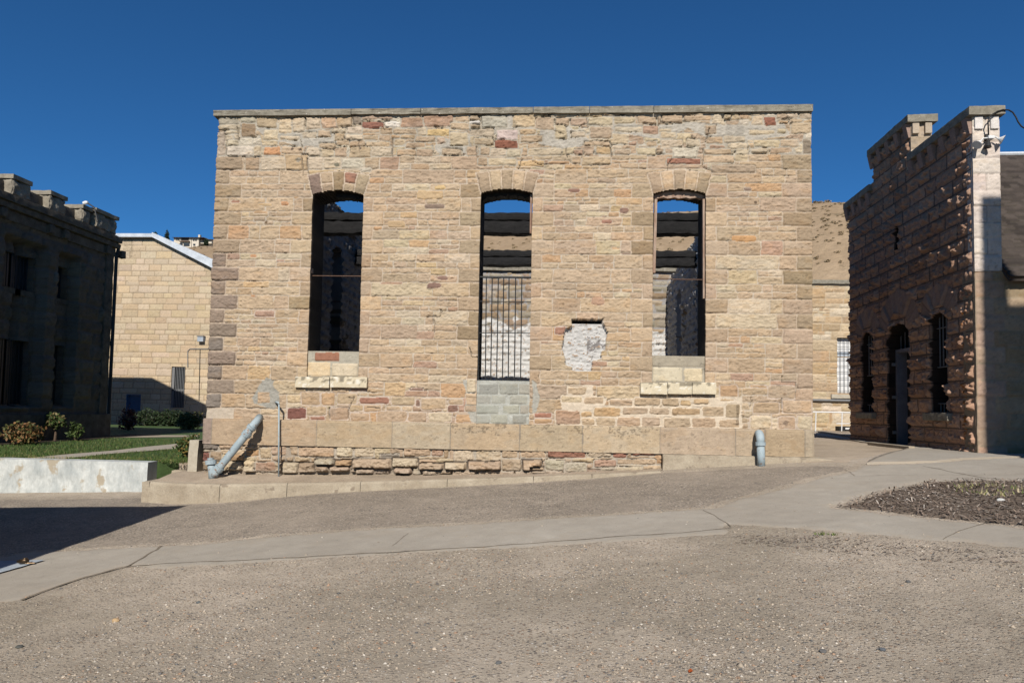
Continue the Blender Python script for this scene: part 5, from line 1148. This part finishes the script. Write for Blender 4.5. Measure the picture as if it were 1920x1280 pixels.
sheet('lawn_path', p2, .012, .12, M['walk'], 'narrow pale concrete path crossing the lawn near the ruin', 'path', 0, hfun=hl, seed=21)
p3 = [onL(*p) for p in [(212,822.5),(222,814.5),(300,815),(372,816),(372,819.5),(300,819.5),(225,820)]]
sheet('lawn_path', p3, .012, .12, M['curb'], 'far tan path across the back of the lawn', 'path', 0, hfun=hl, seed=22)
bedP = [(LX-.5, 8), (-12.95, 8), (-12.95, 15.8), (-13.05, 20.6), (-13.0, 22.4), (LX-.5, 22.4)]
sheet('planting_soil', bedP, .014, .12, M['soil'], 'dark planting strip at the foot of the battlemented building', 'flower bed', .05, hfun=hl, seed=23)

sheet('border_soil', [(xB-.02, 12.52), (-5.45, 12.52), (-5.45, 13.1), (xB+.3, 12.95), (xB-.02, 12.8)], .012, .1, M['dirt'], 'dry littered soil behind the border stones', 'soil', 0, hfun=lambda X, Y: hl(X, Y)-.03, seed=24, skirt=.3)
def leafmesh(c, rad, n, size, cols, seed, core=.55, flat=1.0, clump=.3):
    r = np.random.default_rng(seed); d = r.normal(0, 1, (n, 3)); d /= np.linalg.norm(d, axis=1)[:,None]
    rr = core + (1-core)*r.random(n)**.6; bumpy = 1+clump*fbm(d[:,0]*2.5, d[:,1]*2.5, d[:,2]*2.5+seed, seed, 2); P = np.array(c)+d*rr[:,None]*bumpy[:,None]*np.array(rad)
    t1 = r.normal(0, 1, (n,3)); t1 /= np.linalg.norm(t1, axis=1)[:,None]; t2 = np.cross(t1, r.normal(0,1,(n,3))); t2 /= np.linalg.norm(t2, axis=1)[:,None]
    sz = size*(.6+.8*r.random(n))[:,None]
    V = np.stack([P-t1*sz*.9, P+t2*sz*.45, P+t1*sz*.9, P-t2*sz*.45], 1).reshape(-1,3)
    ci = r.integers(0, len(cols), n); C_ = np.array(cols)[ci]*(.7+.6*r.random(n))[:,None]; 
    return V, np.arange(4*n).reshape(n,4), np.repeat(C_, 4, 0)
def bush(label, cat, base, rad, n, size, cols, seed, name='shrub', trunk=None, group=None, core=.32, clump=.6):
    t = thing(name, label, cat, base, group)
    h0 = base[2]+rad[2]*.95 if trunk is None else base[2]+trunk
    V, F, C_ = leafmesh((base[0], base[1], h0), rad, n, size, cols, seed, core, clump=clump)
    V[:,2] = np.maximum(V[:,2], base[2]+.02)
    mk('foliage' if trunk is None else 'crown', V, F, M['leaf'], t, C_)
    g = G(); r = random.Random(seed)
    if trunk: g.tube([(base[0], base[1], base[2]-.05), (base[0]+.02, base[1], base[2]+trunk*.5), (base[0], base[1], base[2]+trunk)], [.035,.028,.02], 8)
    for k in range(7):
        a = r.random()*6.28; s_ = base[2]+(trunk or 0)*.95; g.tube([(base[0], base[1], s_-.02), (base[0]+cos(a)*rad[0]*.35, base[1]+sin(a)*rad[1]*.35, (s_+h0)/2+.08), (base[0]+cos(a)*rad[0]*.7, base[1]+sin(a)*rad[1]*.7, h0+rad[2]*.4)], [.02,.014,.006], 6)
    g.obj('trunk' if trunk else 'stems', M['bark'], t); return t
GR = [(.07,.11,.03), (.10,.14,.04), (.05,.08,.025)]; YG = [(.16,.16,.04), (.10,.12,.035), (.22,.17,.06)]; RD = [(.22,.05,.04), (.30,.10,.07), (.12,.04,.03), (.36,.2,.15)]; OG = [(.20,.10,.04), (.12,.11,.04), (.28,.16,.07), (.08,.09,.03)]
def atL(px, py, z=LZ): x, y = onZ(px, py, z); return (x, y, z)
b1 = onX(14, 838, -12.85)
bush('rounded orange-green shrub at the left edge in front of the dark building', 'shrub', (-12.75, 16.0, LZ), (.40,.40,.29), 1500, .045, OG, 1)
bush('little round-headed tree on a thin stem before the dark wall', 'small tree', (onY(104,800,17.7)[0], 17.7, LZ), (.25,.25,.22), 700, .045, GR+[(.22,.17,.08)], 2, 'small_tree', trunk=.55)
bush('small green shrub just right of the little round-headed tree', 'shrub', (onY(142,800,18.0)[0], 18.0, LZ+.05), (.20,.20,.24), 380, .045, GR, 3)
bush('red-leaved shrub at the corner of the dark building', 'shrub', (onY(240,800,25.5)[0], 25.5, LZ), (.34,.3,.44), 700, .06, RD, 4)
for k, (px, wd) in enumerate([(275,.85),(318,.6)]):
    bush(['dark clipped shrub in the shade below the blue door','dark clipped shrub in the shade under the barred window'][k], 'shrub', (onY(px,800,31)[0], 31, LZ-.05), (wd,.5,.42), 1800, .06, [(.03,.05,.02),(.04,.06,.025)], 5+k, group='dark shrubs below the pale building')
bush('sunlit golden-green ball shrub beside the far lawn', 'shrub', (onY(355,800,27.5)[0], 27.5, LZ), (.52,.45,.36), 2400, .05, YG, 8)
bush('leafy green shrub behind the concrete post', 'shrub', (onY(353,860,13.3)[0], 13.3, LZ-.02), (.22,.22,.24), 1100, .035, GR+[(.20,.14,.04)], 9)
# grass blades and dry weeds along the lawn edge
def blades(name, pts, h, cols, seed, label, cat, spread=.02):
    r = np.random.default_rng(seed); n = len(pts); P = np.array(pts); a = r.random(n)*6.28; hh = h*(.5+r.random(n)); ln = r.normal(0, .45, (n,2))*hh[:,None]
    wx_ = np.cos(a)*.006; wy_ = np.sin(a)*.006
    V = np.stack([P+np.stack([-wx_,-wy_,0*a],1), P+np.stack([wx_,wy_,0*a],1), P+np.stack([ln[:,0],ln[:,1],hh],1)], 1).reshape(-1,3)
    C_ = np.repeat(np.array(cols)[r.integers(0,len(cols),n)]*(.7+.6*r.random(n))[:,None], 3, 0)
    KEEP0.add(name); o = mk(name, V, np.arange(3*n).reshape(n,3), M['leaf'], None, C_); return tag(o, label, cat, kind='stuff')
r = np.random.default_rng(5); pts = []
for k in range(26000):
    y = 12.25+r.random()**1.6*7.5; x0_ = max(-.82*y-.3, -12.9); x = x0_+r.random()*(-5.6-x0_); pts.append((x, y, LZ+.0))
pts = [p for p, i1, i2 in zip(pts, inpoly(p2, np.array([p[0] for p in pts]), np.array([p[1] for p in pts])), [0]*len(pts)) if not i1]
blades('grass_blades', pts, .045, [(.06,.12,.025),(.09,.15,.035),(.05,.09,.02),(.16,.16,.06)], 3, 'short grass blades covering the lawn', 'grass')
pts = [(x, 12.27+r.random()*.14, LZ-.02) for x in r.uniform(-11, xB+1.4, 900)]
blades('dry_weeds', pts, .075, [(.42,.33,.16),(.30,.25,.10),(.12,.17,.04)], 4, 'straw-coloured weeds along the back of the white wall', 'weeds')

# wall, railing and basin behind on the right
ry = 30.0; rX = lambda px: onY(px, 700, ry)[0]; rZ = lambda px, py: onY(px, py, ry)[1]
rw_ = thing('rear_stone_building', 'sunlit tan stone building with white window seen between ruin and dark building', 'building', (rX(1560), ry, .9))
q = Ras(rX(1640)-rX(1460), rZ(1555,533)-.2, .035, 150, mortar=(.48,.39,.28), warp=.01, rockx=3, rockz=8); v = 0
while v < q.vs[-1]-.05:
    hh = q.r.uniform(.3, .5); q.band(0, q.us[-1], v, min(v+hh, q.vs[-1]), ['t','l','t3','l','p','w'], rows=(.7,.25,.05), seg=(.6,1.6), prot=.03, rough=.04, bev=.04, joint=.025, tilt=.01); v += hh
cA, cB = q.A[:-1,:-1]+rX(1460), q.B[:-1,:-1]+.2; wn_ = (rX(1568), rX(1615), rZ(1580,738), rZ(1580,633))
mk_ = ~((cA > wn_[0]) & (cA < wn_[1]) & (cB > wn_[2]) & (cB < wn_[3]))
hf('wall', (rX(1460), ry, .2), (1,0,0), (0,0,1), (0,-1,0), q.us, q.vs, q.h, q.c, mk_, .5, M['stone'], rw_)
V, F = roughbox(rX(1460), rX(1640), ry-.12, ry+.6, rZ(1555,533)+.0, rZ(1555,525), .2, .02, 3, 5); mk('coping', V, F, M['cement'], rw_)
w_ = G().box(wn_[0]+.05, wn_[1], ry+.14, ry+.2, wn_[2], wn_[2]+1.55).box(wn_[0], wn_[1], ry+.16, ry+.2, wn_[2]+1.8, wn_[3]).obj('window', M['white'], rw_)
G().box(wn_[0], wn_[1], ry+.08, ry+.13, wn_[2]+1.58, wn_[2]+1.78).obj('lintel_bar', M['plate'], w_)
for k in range(7):
    xx = wn_[0]+.02+(wn_[1]-wn_[0]-.04)*k/6; G().tube([(xx, ry+.04, wn_[2]), (xx, ry+.04, wn_[3])], .010, 5).obj('bar', M['iron'], w_)
for k in range(9):
    zz = wn_[2]+(wn_[3]-wn_[2])*(k+.5)/9; G().tube([(wn_[0], ry+.05, zz), (wn_[1], ry+.05, zz)], .009, 5).obj('cross_bar', M['iron'], w_)
V, F = roughbox(rX(1557), wn_[1]+.3, ry-.10, ry+.1, wn_[2]-.20, wn_[2]-.02, .1, .01, 5, 2); mk('sill', V, F, M['post'], w_)
G().tube([(rX(1480), ry-.10, rZ(1555,750)), (rX(1640), ry-.10, rZ(1555,750.5))], .05, 8).obj('wall_pipe', M['ironlight'], rw_)
ra = thing('handrail', 'thin white pipe handrail in front of the sunlit wall in the gap at the right', 'railing', (rX(1560), 27, .9))
rp_ = lambda px, py, Y=27.0: (onY(px, py, Y)[0], Y, onY(px, py, Y)[1])
G().tube([rp_(1500,771.5), rp_(1620,773.5)], .026, 8).obj('rail', M['white'], ra)
for px in (1530, 1579, 1612): G().tube([rp_(px, 773), rp_(px-1, 808)], .022, 8).obj('post', M['white'], ra)
G().tube([rp_(1568,794), rp_(1620,793.5)], .018, 8).obj('lower_rail', M['white'], ra)
# kerbs in the yard
yk = thing('yard_kerb', 'low concrete kerb with dark shaded side beside the dark building', 'kerb', (6.5, 14.5, .9))
for (pa, pb, hgt) in [((1533,812),(1600,823),.08),((1626,834),(1704,843),.07)]:
    a, b = np.array(onG(*pa)), np.array(onG(*pb)); d = (b-a)/np.hypot(*(b-a)); n_ = np.array([-d[1], d[0]]); z = float(H(*a))-.05
    g = G(); P = [a, b, b+n_*.12, a+n_*.12]; g.prism([(p[0], p[1]) for p in P], z, z+hgt+.05, 'z'); bevel(g.obj('kerb_block', M['curb'], yk), .012)
bn = thing('garden_bench', 'dark low bench with pale slat, half hidden in the gap at the right', 'bench', rp_(1580, 808, 27.6))
a, b = rp_(1572, 799, 27.6), rp_(1592, 806, 27.6)
G().box(a[0], b[0], 27.5, 27.9, b[2]-.04, a[2]).obj('body', M['black'], bn); G().box(a[0]+.2, b[0]-.02, 27.44, 27.49, b[2]+.03, b[2]+.09).obj('slat', M['white'], bn)

# masses added outside the frame only to throw the long shadows
tX1 = 7.62; tb = .0
sz1 = onY(1840, 375, YN)[1]; sz2 = onY(1900, 578, YN)[1]; xs1 = onY(1886, 540, YN)[0]
Yc = 3.0; d_ = (YN-Yc)*tan(SUN_EL)
nb = thing('right_shade_caster', 'plain mass added past the right frame edge to shade the foot of the rock-faced side wall', 'building', (11, 0, .8))
G().prism([(tX1, 0), (18, 0), (18, sz2+d_), (xs1, sz2+d_), (xs1, sz1+d_), (tX1, sz1+d_)], Yc-5, Yc).obj('wall', M['curb'], nb)
sxa, sya = onG(353, 947); sxb, syb = onG(0, 951); zsh = float(H(sxa, sya)); Yc = 5.4
nl = thing('left_shade_caster', 'plain mass added past the left frame edge to shade the asphalt lane', 'building', (-9, 2, -.6))
ht = lambda x, y: float(H(x, y)) + (y-Yc)*tan(SUN_EL)
G().prism([(-16, -1.2), (onG(67,1033)[0], -1.2), (onG(67,1033)[0], ht(-5.9, 9.3)), (sxa, ht(sxa, sya)), (sxb, ht(sxb, syb)), (-16, ht(sxb, syb-.35))], Yc-4, Yc).obj('wall', M['curb'], nl)

# hill
az = np.radians(np.linspace(-75, 60, 260)); rr = lines((62,260,6), (260,420,20))
ridge_px = [(-2000,470),(200,478),(320,470),(345,466),(400,464),(660,440),(945,428),(1150,404),(1290,395),(1400,387),(1525,380),(1560,376),(1590,379),(1700,372),(1920,368),(4000,380)]
def px_of(a): # azimuth -> picture column near the horizon
    d = np.array([sin(a), cos(a), 0]); return 960+FPX*(d@RT)/(d@fw)
def ridge_el(a):
    if abs(a+YAW) > 1.2: p = 4000 if a > 0 else -2000
    else: p = px_of(a)
    y = np.interp(p, [q[0] for q in ridge_px], [q[1] for q in ridge_px]); pc = np.clip(p, -1500, 3500)
    d = ray(pc, y); return d[2]/np.hypot(d[0], d[1])
el = np.array([ridge_el(a) for a in az])
RG = np.interp(np.degrees(az), [-75,-20,0,25,60], [250,250,200,150,150])
A, Rr = np.meshgrid(az, rr); T = (Rr-60)/(RG-60)
base = el*RG+EYE
Zh = -1 + (base+1)*np.where(T < 1, sst(T)*.35+T*.65, 1-.25*(T-1)**1.2)
X_, Y_ = Rr*np.sin(A), Rr*np.cos(A)
Zh += (1-np.abs(np.clip(T,0,2)-1))*2.2*fbm(X_*.03, Y_*.03, 0, 7, 4)*np.where(np.abs(T-1) < .12, .15, 1)
Zh += .25*fbm(X_*.35, Y_*.35, 0, 17, 3)
i = np.arange(A.size).reshape(A.shape); qq = np.stack([i[:-1,:-1], i[:-1,1:], i[1:,1:], i[1:,:-1]], -1).reshape(-1,4)
KEEP0.add('hill'); o = mk('hill', np.stack([X_, Y_, Zh], -1), qq, M['hill'], smooth=True); tag(o, 'dry brown grassy hillside behind the buildings', 'hill', kind='structure')
def hillz(x, y):
    a = atan2(x, y); r_ = np.hypot(x, y); j = int(np.clip(np.searchsorted(az, a), 1, len(az)-1)); k = int(np.clip(np.searchsorted(rr, r_), 1, len(rr)-1)); u = (a-az[j-1])/(az[j]-az[j-1]); v = (r_-rr[k-1])/(rr[k]-rr[k-1])
    return float((Zh[k-1,j-1]*(1-u)+Zh[k-1,j]*u)*(1-v)+(Zh[k,j-1]*(1-u)+Zh[k,j]*u)*v)
# sage clumps on the hillside
r = np.random.default_rng(9); Vs = []; Fs = []; Cs = []; off = 0
for k in range(330):
    px = r.choice([r.uniform(1500, 1610), r.uniform(320, 410), r.uniform(890, 1010), r.uniform(1210, 1330)]); 
    d = ray(px, 500); a = atan2(d[0], d[1]); Rk = np.interp(np.degrees(a), [-75,-20,0,25,60], [250,250,200,150,150]); rr_ = Rk*(r.uniform(.55, 1.0)**.6); x, y = rr_*sin(a), rr_*cos(a)
    z = hillz(x, y); s_ = r.uniform(.22, .55)*(1.5 if rr_ > Rk*.97 and px > 1400 else 1)
    V, F, C_ = leafmesh((x, y, z+.05*s_), (s_, s_, s_*.55), 60, .30*s_, [(.30,.22,.12),(.24,.18,.10),(.36,.26,.15),(.19,.15,.09)], k, .2)
    Vs.append(V); Fs.append(F+off); Cs.append(C_); off += len(V)
KEEP0.add('hillside_brush'); o = mk('hillside_brush', np.concatenate(Vs), np.concatenate(Fs), M['leaf'], None, np.concatenate(Cs)); tag(o, 'scattered dry brush on the hillside and along its crest', 'brush', kind='stuff')

# villa on the hill
hY = 235.0; hX = lambda px: onY(px, 450, hY)[0]; hZ = lambda px, py: onY(px, py, hY)[1]
vl = thing('hillside_villa', 'cream villa with brown hipped roofs and chimney on the hill crest', 'house', (hX(360), hY, hZ(360,463)))
def vbox(a, b, y0, y1, yy=0, dep=8, nm='wall', m='stucco'):
    return G().box(hX(a), hX(b), hY+yy, hY+yy+dep, hZ((a+b)/2, y1), hZ((a+b)/2, y0)).obj(nm, M[m], vl)
b_ = vbox(326, 359, 446, 466); w2 = vbox(361.5, 374.5, 447, 466, -.6, 8); w3 = vbox(375, 396, 449, 456, .4, 7); w4 = vbox(375, 402, 452, 466, 1.5, 7)
vbox(340, 354, 446.5, 452, -.15, .12, 'balcony_recess', 'dark'); vbox(338, 357, 452.3, 453.6, -.9, .85, 'balcony', 'hiproof')
for (a, b, y0, y1, par, yy) in [(331,333,447.5,451,b_,-.12),(334.2,336.2,447.5,451,b_,-.12),(330,334,457,461,b_,-.12),(337,343,457,461.5,b_,-.12),(345,356,457,461.5,b_,-.12),(364,366.5,449,452.5,w2,-.72),(368,370.5,449,452.5,w2,-.72),(364.5,368.5,458,461,w2,-.72),(379,381.5,450,453,w3,.28),(383,385.5,450,453,w3,.28),(378,387,456.5,460,w4,1.3)]:
    G().box(hX(a), hX(b), hY+yy-.02, hY+yy+.1, hZ(a, y1), hZ(a, y0)).obj('window', M['glass'], par)
def hip(a, b, ye, yr, ra_, rb_, yy, dep, par):
    z0, z1 = hZ((a+b)/2, ye), hZ((a+b)/2, yr); x0, x1 = hX(a), hX(b); ym_ = hY+yy+dep/2
    G().add([(x0,hY+yy,z0),(x1,hY+yy,z0),(x1,hY+yy+dep,z0),(x0,hY+yy+dep,z0),(hX(ra_),ym_,z1),(hX(rb_),ym_,z1)], [(0,1,5,4),(1,2,5),(2,3,4,5),(3,0,4),(3,2,1,0)]).obj('roof', M['hiproof'], par)
hip(324.5,364,446,440.5,340,352,-1,10,b_); hip(360,386,447,443,364,380,-1.6,10,w2); hip(374,400,449.2,445,382,392,-.5,9,w3)
c_ = G().box(hX(363), hX(366.5), hY+3, hY+4, hZ(365,446), hZ(365,436)); c_.obj('chimney', M['stucco'], vl)
for k, (px, yb, yt, wd, lb) in enumerate([(319,464,434,5.5,'tall narrow dark conifer left of the hill villa'),(296,455,437,5.0,'spiky dark yucca-like tree peeping over the metal roof'),(392,463,452,4,'round green tree right of the hill villa')]):
    x = hX(px); z0, z1 = hZ(px, yb), hZ(px, yt); sp = ['conifer','spiky_tree','round_tree'][k]
    t = thing(sp, lb, 'tree', (x, hY-2, z0)); wr_ = wd*hY/FPX*.95
    G().tube([(x, hY-2, z0-1), (x, hY-2, z0+(z1-z0)*.8)], [.2, .06], 6).obj('trunk', M['bark'], t)
    V, F, C_ = leafmesh((x, hY-2, (z0+z1)/2), (wr_, wr_, (z1-z0)/2), 700, .35 if k else .30, [(.02,.035,.018),(.03,.05,.022),(.045,.06,.03)], 60+k, .1, clump=.6)
    if k < 2: f = np.clip((V[:,2]-z0)/(z1-z0), 0, 1); V[:,0] = x+(V[:,0]-x)*(1.25-.8*f if k == 0 else 1.0); 
    mk('crown', V, F, M['leaf'], t, C_)

# ------------------------------------------------------------------ small things on the ground
def pebble_mesh(P, sz, C_, seed):
    r = np.random.default_rng(seed); n = len(P)
    base = np.array([(1,0,0),(0,1,0),(-1,0,0),(0,-1,0),(0,0,1),(.7,.7,.45),(-.7,.7,.45),(-.7,-.7,.45),(.7,-.7,.45)], float)
    F0 = np.array([(0,5,8),(0,1,5),(1,6,5),(1,2,6),(2,7,6),(2,3,7),(3,8,7),(3,0,8),(4,5,6),(4,6,7),(4,7,8),(4,8,5)])
    a = r.random(n)*6.28; e = r.uniform(.55, 1.0, n); fl_ = r.uniform(.35, .8, n)
    B = base[None]*(1+.25*r.normal(0, 1, (n,9,1)))*np.stack([np.ones(n), e, fl_], 1)[:,None,:]
    x = B[...,0]*np.cos(a)[:,None]-B[...,1]*np.sin(a)[:,None]; y = B[...,0]*np.sin(a)[:,None]+B[...,1]*np.cos(a)[:,None]
    V = P[:,None,:]+np.stack([x, y, B[...,2]], -1)*sz[:,None,None]
    return V.reshape(-1,3), (F0[None]+9*np.arange(n)[:,None,None]).reshape(-1,3), np.repeat(C_, 9, 0)
r = np.random.default_rng(21); n = 80000
yy = 2.6+7.2*r.random(n)**1.25; xx = (r.random(n)*1.75-.90)*yy+.0
den = fbm(xx*.9, yy*.9, 0, 41, 3)+.35*fbm(xx*3, yy*3, 0, 42, 2); keepm = (den+r.normal(0, .25, n) > -.05)
wp = inpoly(walkP, xx, yy) | inpoly(roadP, xx, yy) | inpoly(mulP, xx, yy)
sx, sy_ = snap(walkP, xx, yy, .28); de = np.where((sx == xx) & (sy_ == yy), .28, np.hypot(sx-xx, sy_-yy)); keepm &= ~wp | (r.random(n) < .02+.65*np.exp(-de/.055)); xx, yy = xx[keepm], yy[keepm]; n = len(xx)
sm_ = inpoly([onG(*p) for p in [(100,1110),(300,1072),(700,1050),(600,1085),(330,1110),(160,1180),(0,1250),(-150,1300),(-60,1150)]], xx, yy); kk2 = ~sm_ | (r.random(n) < .18); xx, yy = xx[kk2], yy[kk2]; n = len(xx)
sz = .0036+.0085*r.random(n)**2.6; big = r.random(n) < .02; sz[big] *= 1.6
pal = np.array([(.40,.335,.26)]*5+[(.50,.415,.32)]*4+[(.17,.165,.16)]*2+[(.28,.235,.19)]*2+[(.60,.54,.46)]*2+[(.42,.28,.19)]*2)
zz = H(xx, yy)+und(xx, yy)+sz*.05+.007*(inpoly(walkP, xx, yy))
V, F, C_ = pebble_mesh(np.stack([xx, yy, zz], 1), sz, pal[r.integers(0, len(pal), n)]*(.75+.5*r.random(n))[:,None], 3)
KEEP0.add('gravel_stones'); o = mk('gravel_stones', V, F, M['pebble'], None, C_); tag(o, 'loose small stones scattered over the gravel ground', 'gravel', kind='stuff')
# bark chips on the mulch bed
n = 9000; mp = np.array(mulP); xx = r.uniform(mp[:,0].min(), mp[:,0].max(), n); yy = r.uniform(mp[:,1].min(), mp[:,1].max(), n)
near = rag(mulP, .10, .12, 8); m = inpoly(near, xx, yy); xx, yy = xx[m], yy[m]; n = len(xx)
a = r.random(n)*6.28; L = .012+.03*r.random(n)**2; W = .004+.004*r.random(n); zz = H(xx, yy)+und(xx, yy)+.022+.016*r.random(n)+.012*fbm(xx*9, yy*9, 0, 61, 3); tz = r.normal(0, .3, n)*L
dx, dy_ = np.cos(a)*L, np.sin(a)*L; ex_, ey_ = -np.sin(a)*W, np.cos(a)*W
V = np.stack([np.stack([xx-dx-ex_, yy-dy_-ey_, zz-tz],1), np.stack([xx+dx-ex_, yy+dy_-ey_, zz+tz],1), np.stack([xx+dx+ex_, yy+dy_+ey_, zz+tz],1), np.stack([xx-dx+ex_, yy-dy_+ey_, zz-tz],1)], 1).reshape(-1,3)
ch_ = [onG(*p) for p in [(1372,1002),(1500,1003),(1720,1022),(1940,1038),(1940,1068),(1600,1040),(1380,1020)]]; cA_ = np.array(ch_)
x2 = r.uniform(cA_[:,0].min(), cA_[:,0].max(), 1500); y2 = r.uniform(cA_[:,1].min(), cA_[:,1].max(), 1500); m2 = inpoly(ch_, x2, y2); x2, y2 = x2[m2], y2[m2]; n2_ = len(x2)
a2 = r.random(n2_)*6.28; L2 = .008+.018*r.random(n2_)**2; z2 = H(x2, y2)+und(x2, y2)+.006; dX, dY = np.cos(a2)*L2, np.sin(a2)*L2; eX, eY = -np.sin(a2)*.005, np.cos(a2)*.005
V = np.concatenate([V, np.stack([np.stack([x2-dX-eX, y2-dY-eY, z2],1), np.stack([x2+dX-eX, y2+dY-eY, z2+.004],1), np.stack([x2+dX+eX, y2+dY+eY, z2+.004],1), np.stack([x2-dX+eX, y2-dY+eY, z2],1)], 1).reshape(-1,3)]); n = n+n2_
cl = np.array([(.25,.19,.15),(.32,.245,.19),(.18,.13,.10),(.38,.32,.27),(.45,.40,.35),(.23,.175,.14)])[r.integers(0,6,n)]*(.7+.6*r.random(n))[:,None]
KEEP0.add('bark_chips'); o = mk('bark_chips', V, np.arange(4*n).reshape(n,4), M['pebble'], None, np.repeat(cl, 4, 0)); tag(o, 'loose bark chips covering the planting bed', 'bark chips', kind='stuff')
pts = []
for px, py, s_ in [(1797,922,.05),(1808,923,.08),(1822,921,.07),(1828,931,.08),(1840,934,.06),(1851,936,.04),(1850,919,.06),(1862,918,.05),(1871,937,.05),(1889,922,.09),(1893,931,.09),(1903,932,.08),(1887,938,.05),(1912,926,.06)]:
    x, y = onG(px, py); pts += [(x+r.normal(0, s_), y+r.normal(0, s_), float(H(x, y))+.05) for _ in range(10)]
blades('bed_seedlings', pts, .045, [(.26,.27,.09),(.16,.22,.06),(.45,.38,.21),(.50,.42,.28)], 6, 'low yellow-green seedlings in the bark mulch bed', 'seedlings')
x, y = onG(1548, 1004); pts = [(x+r.normal(0,.07), y+r.normal(0,.02), float(H(x,y))+.01) for _ in range(45)]
blades('grass_tuft', pts, .022, [(.10,.14,.04),(.16,.19,.06)], 7, 'tiny green tuft where gravel meets the walk', 'grass')
# individual stones and scraps
def rock(px, py, s_, col, label, nm='stone', cat='stone', seed=0, flat=.6):
    x, y = onG(px, py); z = float(H(x, y)+und(np.array(x), np.array(y)))+(.018 if inpoly(walkP, np.array([x]), np.array([y]))[0] else 0)
    import bmesh
    bm = bmesh.new(); bmesh.ops.create_icosphere(bm, subdivisions=3, radius=1)
    V = np.array([v.co for v in bm.verts]); F = [[v.index for v in f.verts] for f in bm.faces]; bm.free()
    V *= (1+.32*fbm(V[:,0]*1.3, V[:,1]*1.3, V[:,2]*1.3+seed, seed, 3))[:,None]; V *= np.array([s_, s_*.8, s_*flat]); V += (x, y, z+s_*flat*.45)
    o = mk(nm, V, F, M['pebble'], None, np.tile(col, (len(V),1)), True); tag(o, label, cat)
rock(1543, 1222, .021, (.14,.135,.13), 'dark grey pebble in the lower right gravel, the largest there', seed=1)
rock(1655, 1218, .018, (.12,.13,.145), 'bluish dark pebble in the lower right gravel', seed=2)
rock(935, 1243, .018, (.13,.13,.13), 'dark round pebble near the bottom middle of the gravel', seed=3)
rock(217, 1164, .028, (.52,.36,.20), 'orange-tan stone in the gravel at lower left', seed=4)
rock(1012, 1129, .018, (.10,.10,.10), 'black chip in the gravel left of the walk', seed=5) if False else None
rock(372, 1129, .018, (.12,.13,.13), 'dark chip in the gravel right of the crumbled crack', seed=6)
rock(1876, 941, .045, (.60,.60,.58), 'pale round stone among the seedlings in the mulch', seed=7)
rock(1703, 1092, .017, (.12,.12,.12), 'dark pebble in the gravel below the walk at right', seed=8)
rock(37, 1213, .028, (.10,.10,.09), 'dark angular scrap at the far lower left of the gravel', 'scrap', 'scrap', seed=9, flat=.4)
x, y = onG(1295, 1259); z = float(H(x, y)+und(np.array(x), np.array(y)))+.006
g = G(); g.add([(x-.012,y-.012,z),(x,y-.018,z+.008),(x+.012,y+.002,z+.004),(x+.004,y+.018,z+.010),(x-.012,y+.010,z+.002)], [(0,1,2,3,4)]); g.add([(x-.012,y-.012,z-.003),(x,y-.018,z+.005),(x+.012,y+.002,z+.001),(x+.004,y+.018,z+.007),(x-.012,y+.010,z-.001)], [(4,3,2,1,0)])
tag(g.obj('fallen_leaf', M['orange']), 'small bright orange leaf on the gravel at the bottom', 'leaf')
# painted slab with a tap on the walk, far left
pl = [onG(*p) for p in [(-120,1050),(85,1053),(60,1060),(0,1077),(-120,1105)]]
KEEP0.add('painted_slab'); sheet('painted_slab', pl, .024, .05, M['plate'], 'pale blue slab set into the walk at the left edge', 'slab', .006, seed=31)
x, y = onG(42, 1062); z = float(H(x, y))+.03
tp_ = thing('ground_tap', 'small tarnished brass fitting lying on the pale blue slab', 'tap', (x, y, z))
G().tube([(x-.06,y,z+.022),(x-.03,y,z+.022),(x-.03,y,z+.022),(x+.02,y+.01,z+.03),(x+.05,y+.01,z+.026)], [.012,.02,.022,.03,.020], 12).obj('body', M['brass'], tp_, True)
G().tube([(x+.02,y+.01,z+.04),(x+.02,y+.01,z+.062)], [.024,.018], 12).obj('cap', M['brass'], tp_); G().tube([(x+.03,y,z+.008),(x+.11,y+.03,z+.006)], .008, 8).obj('spout', M['brass'], tp_)
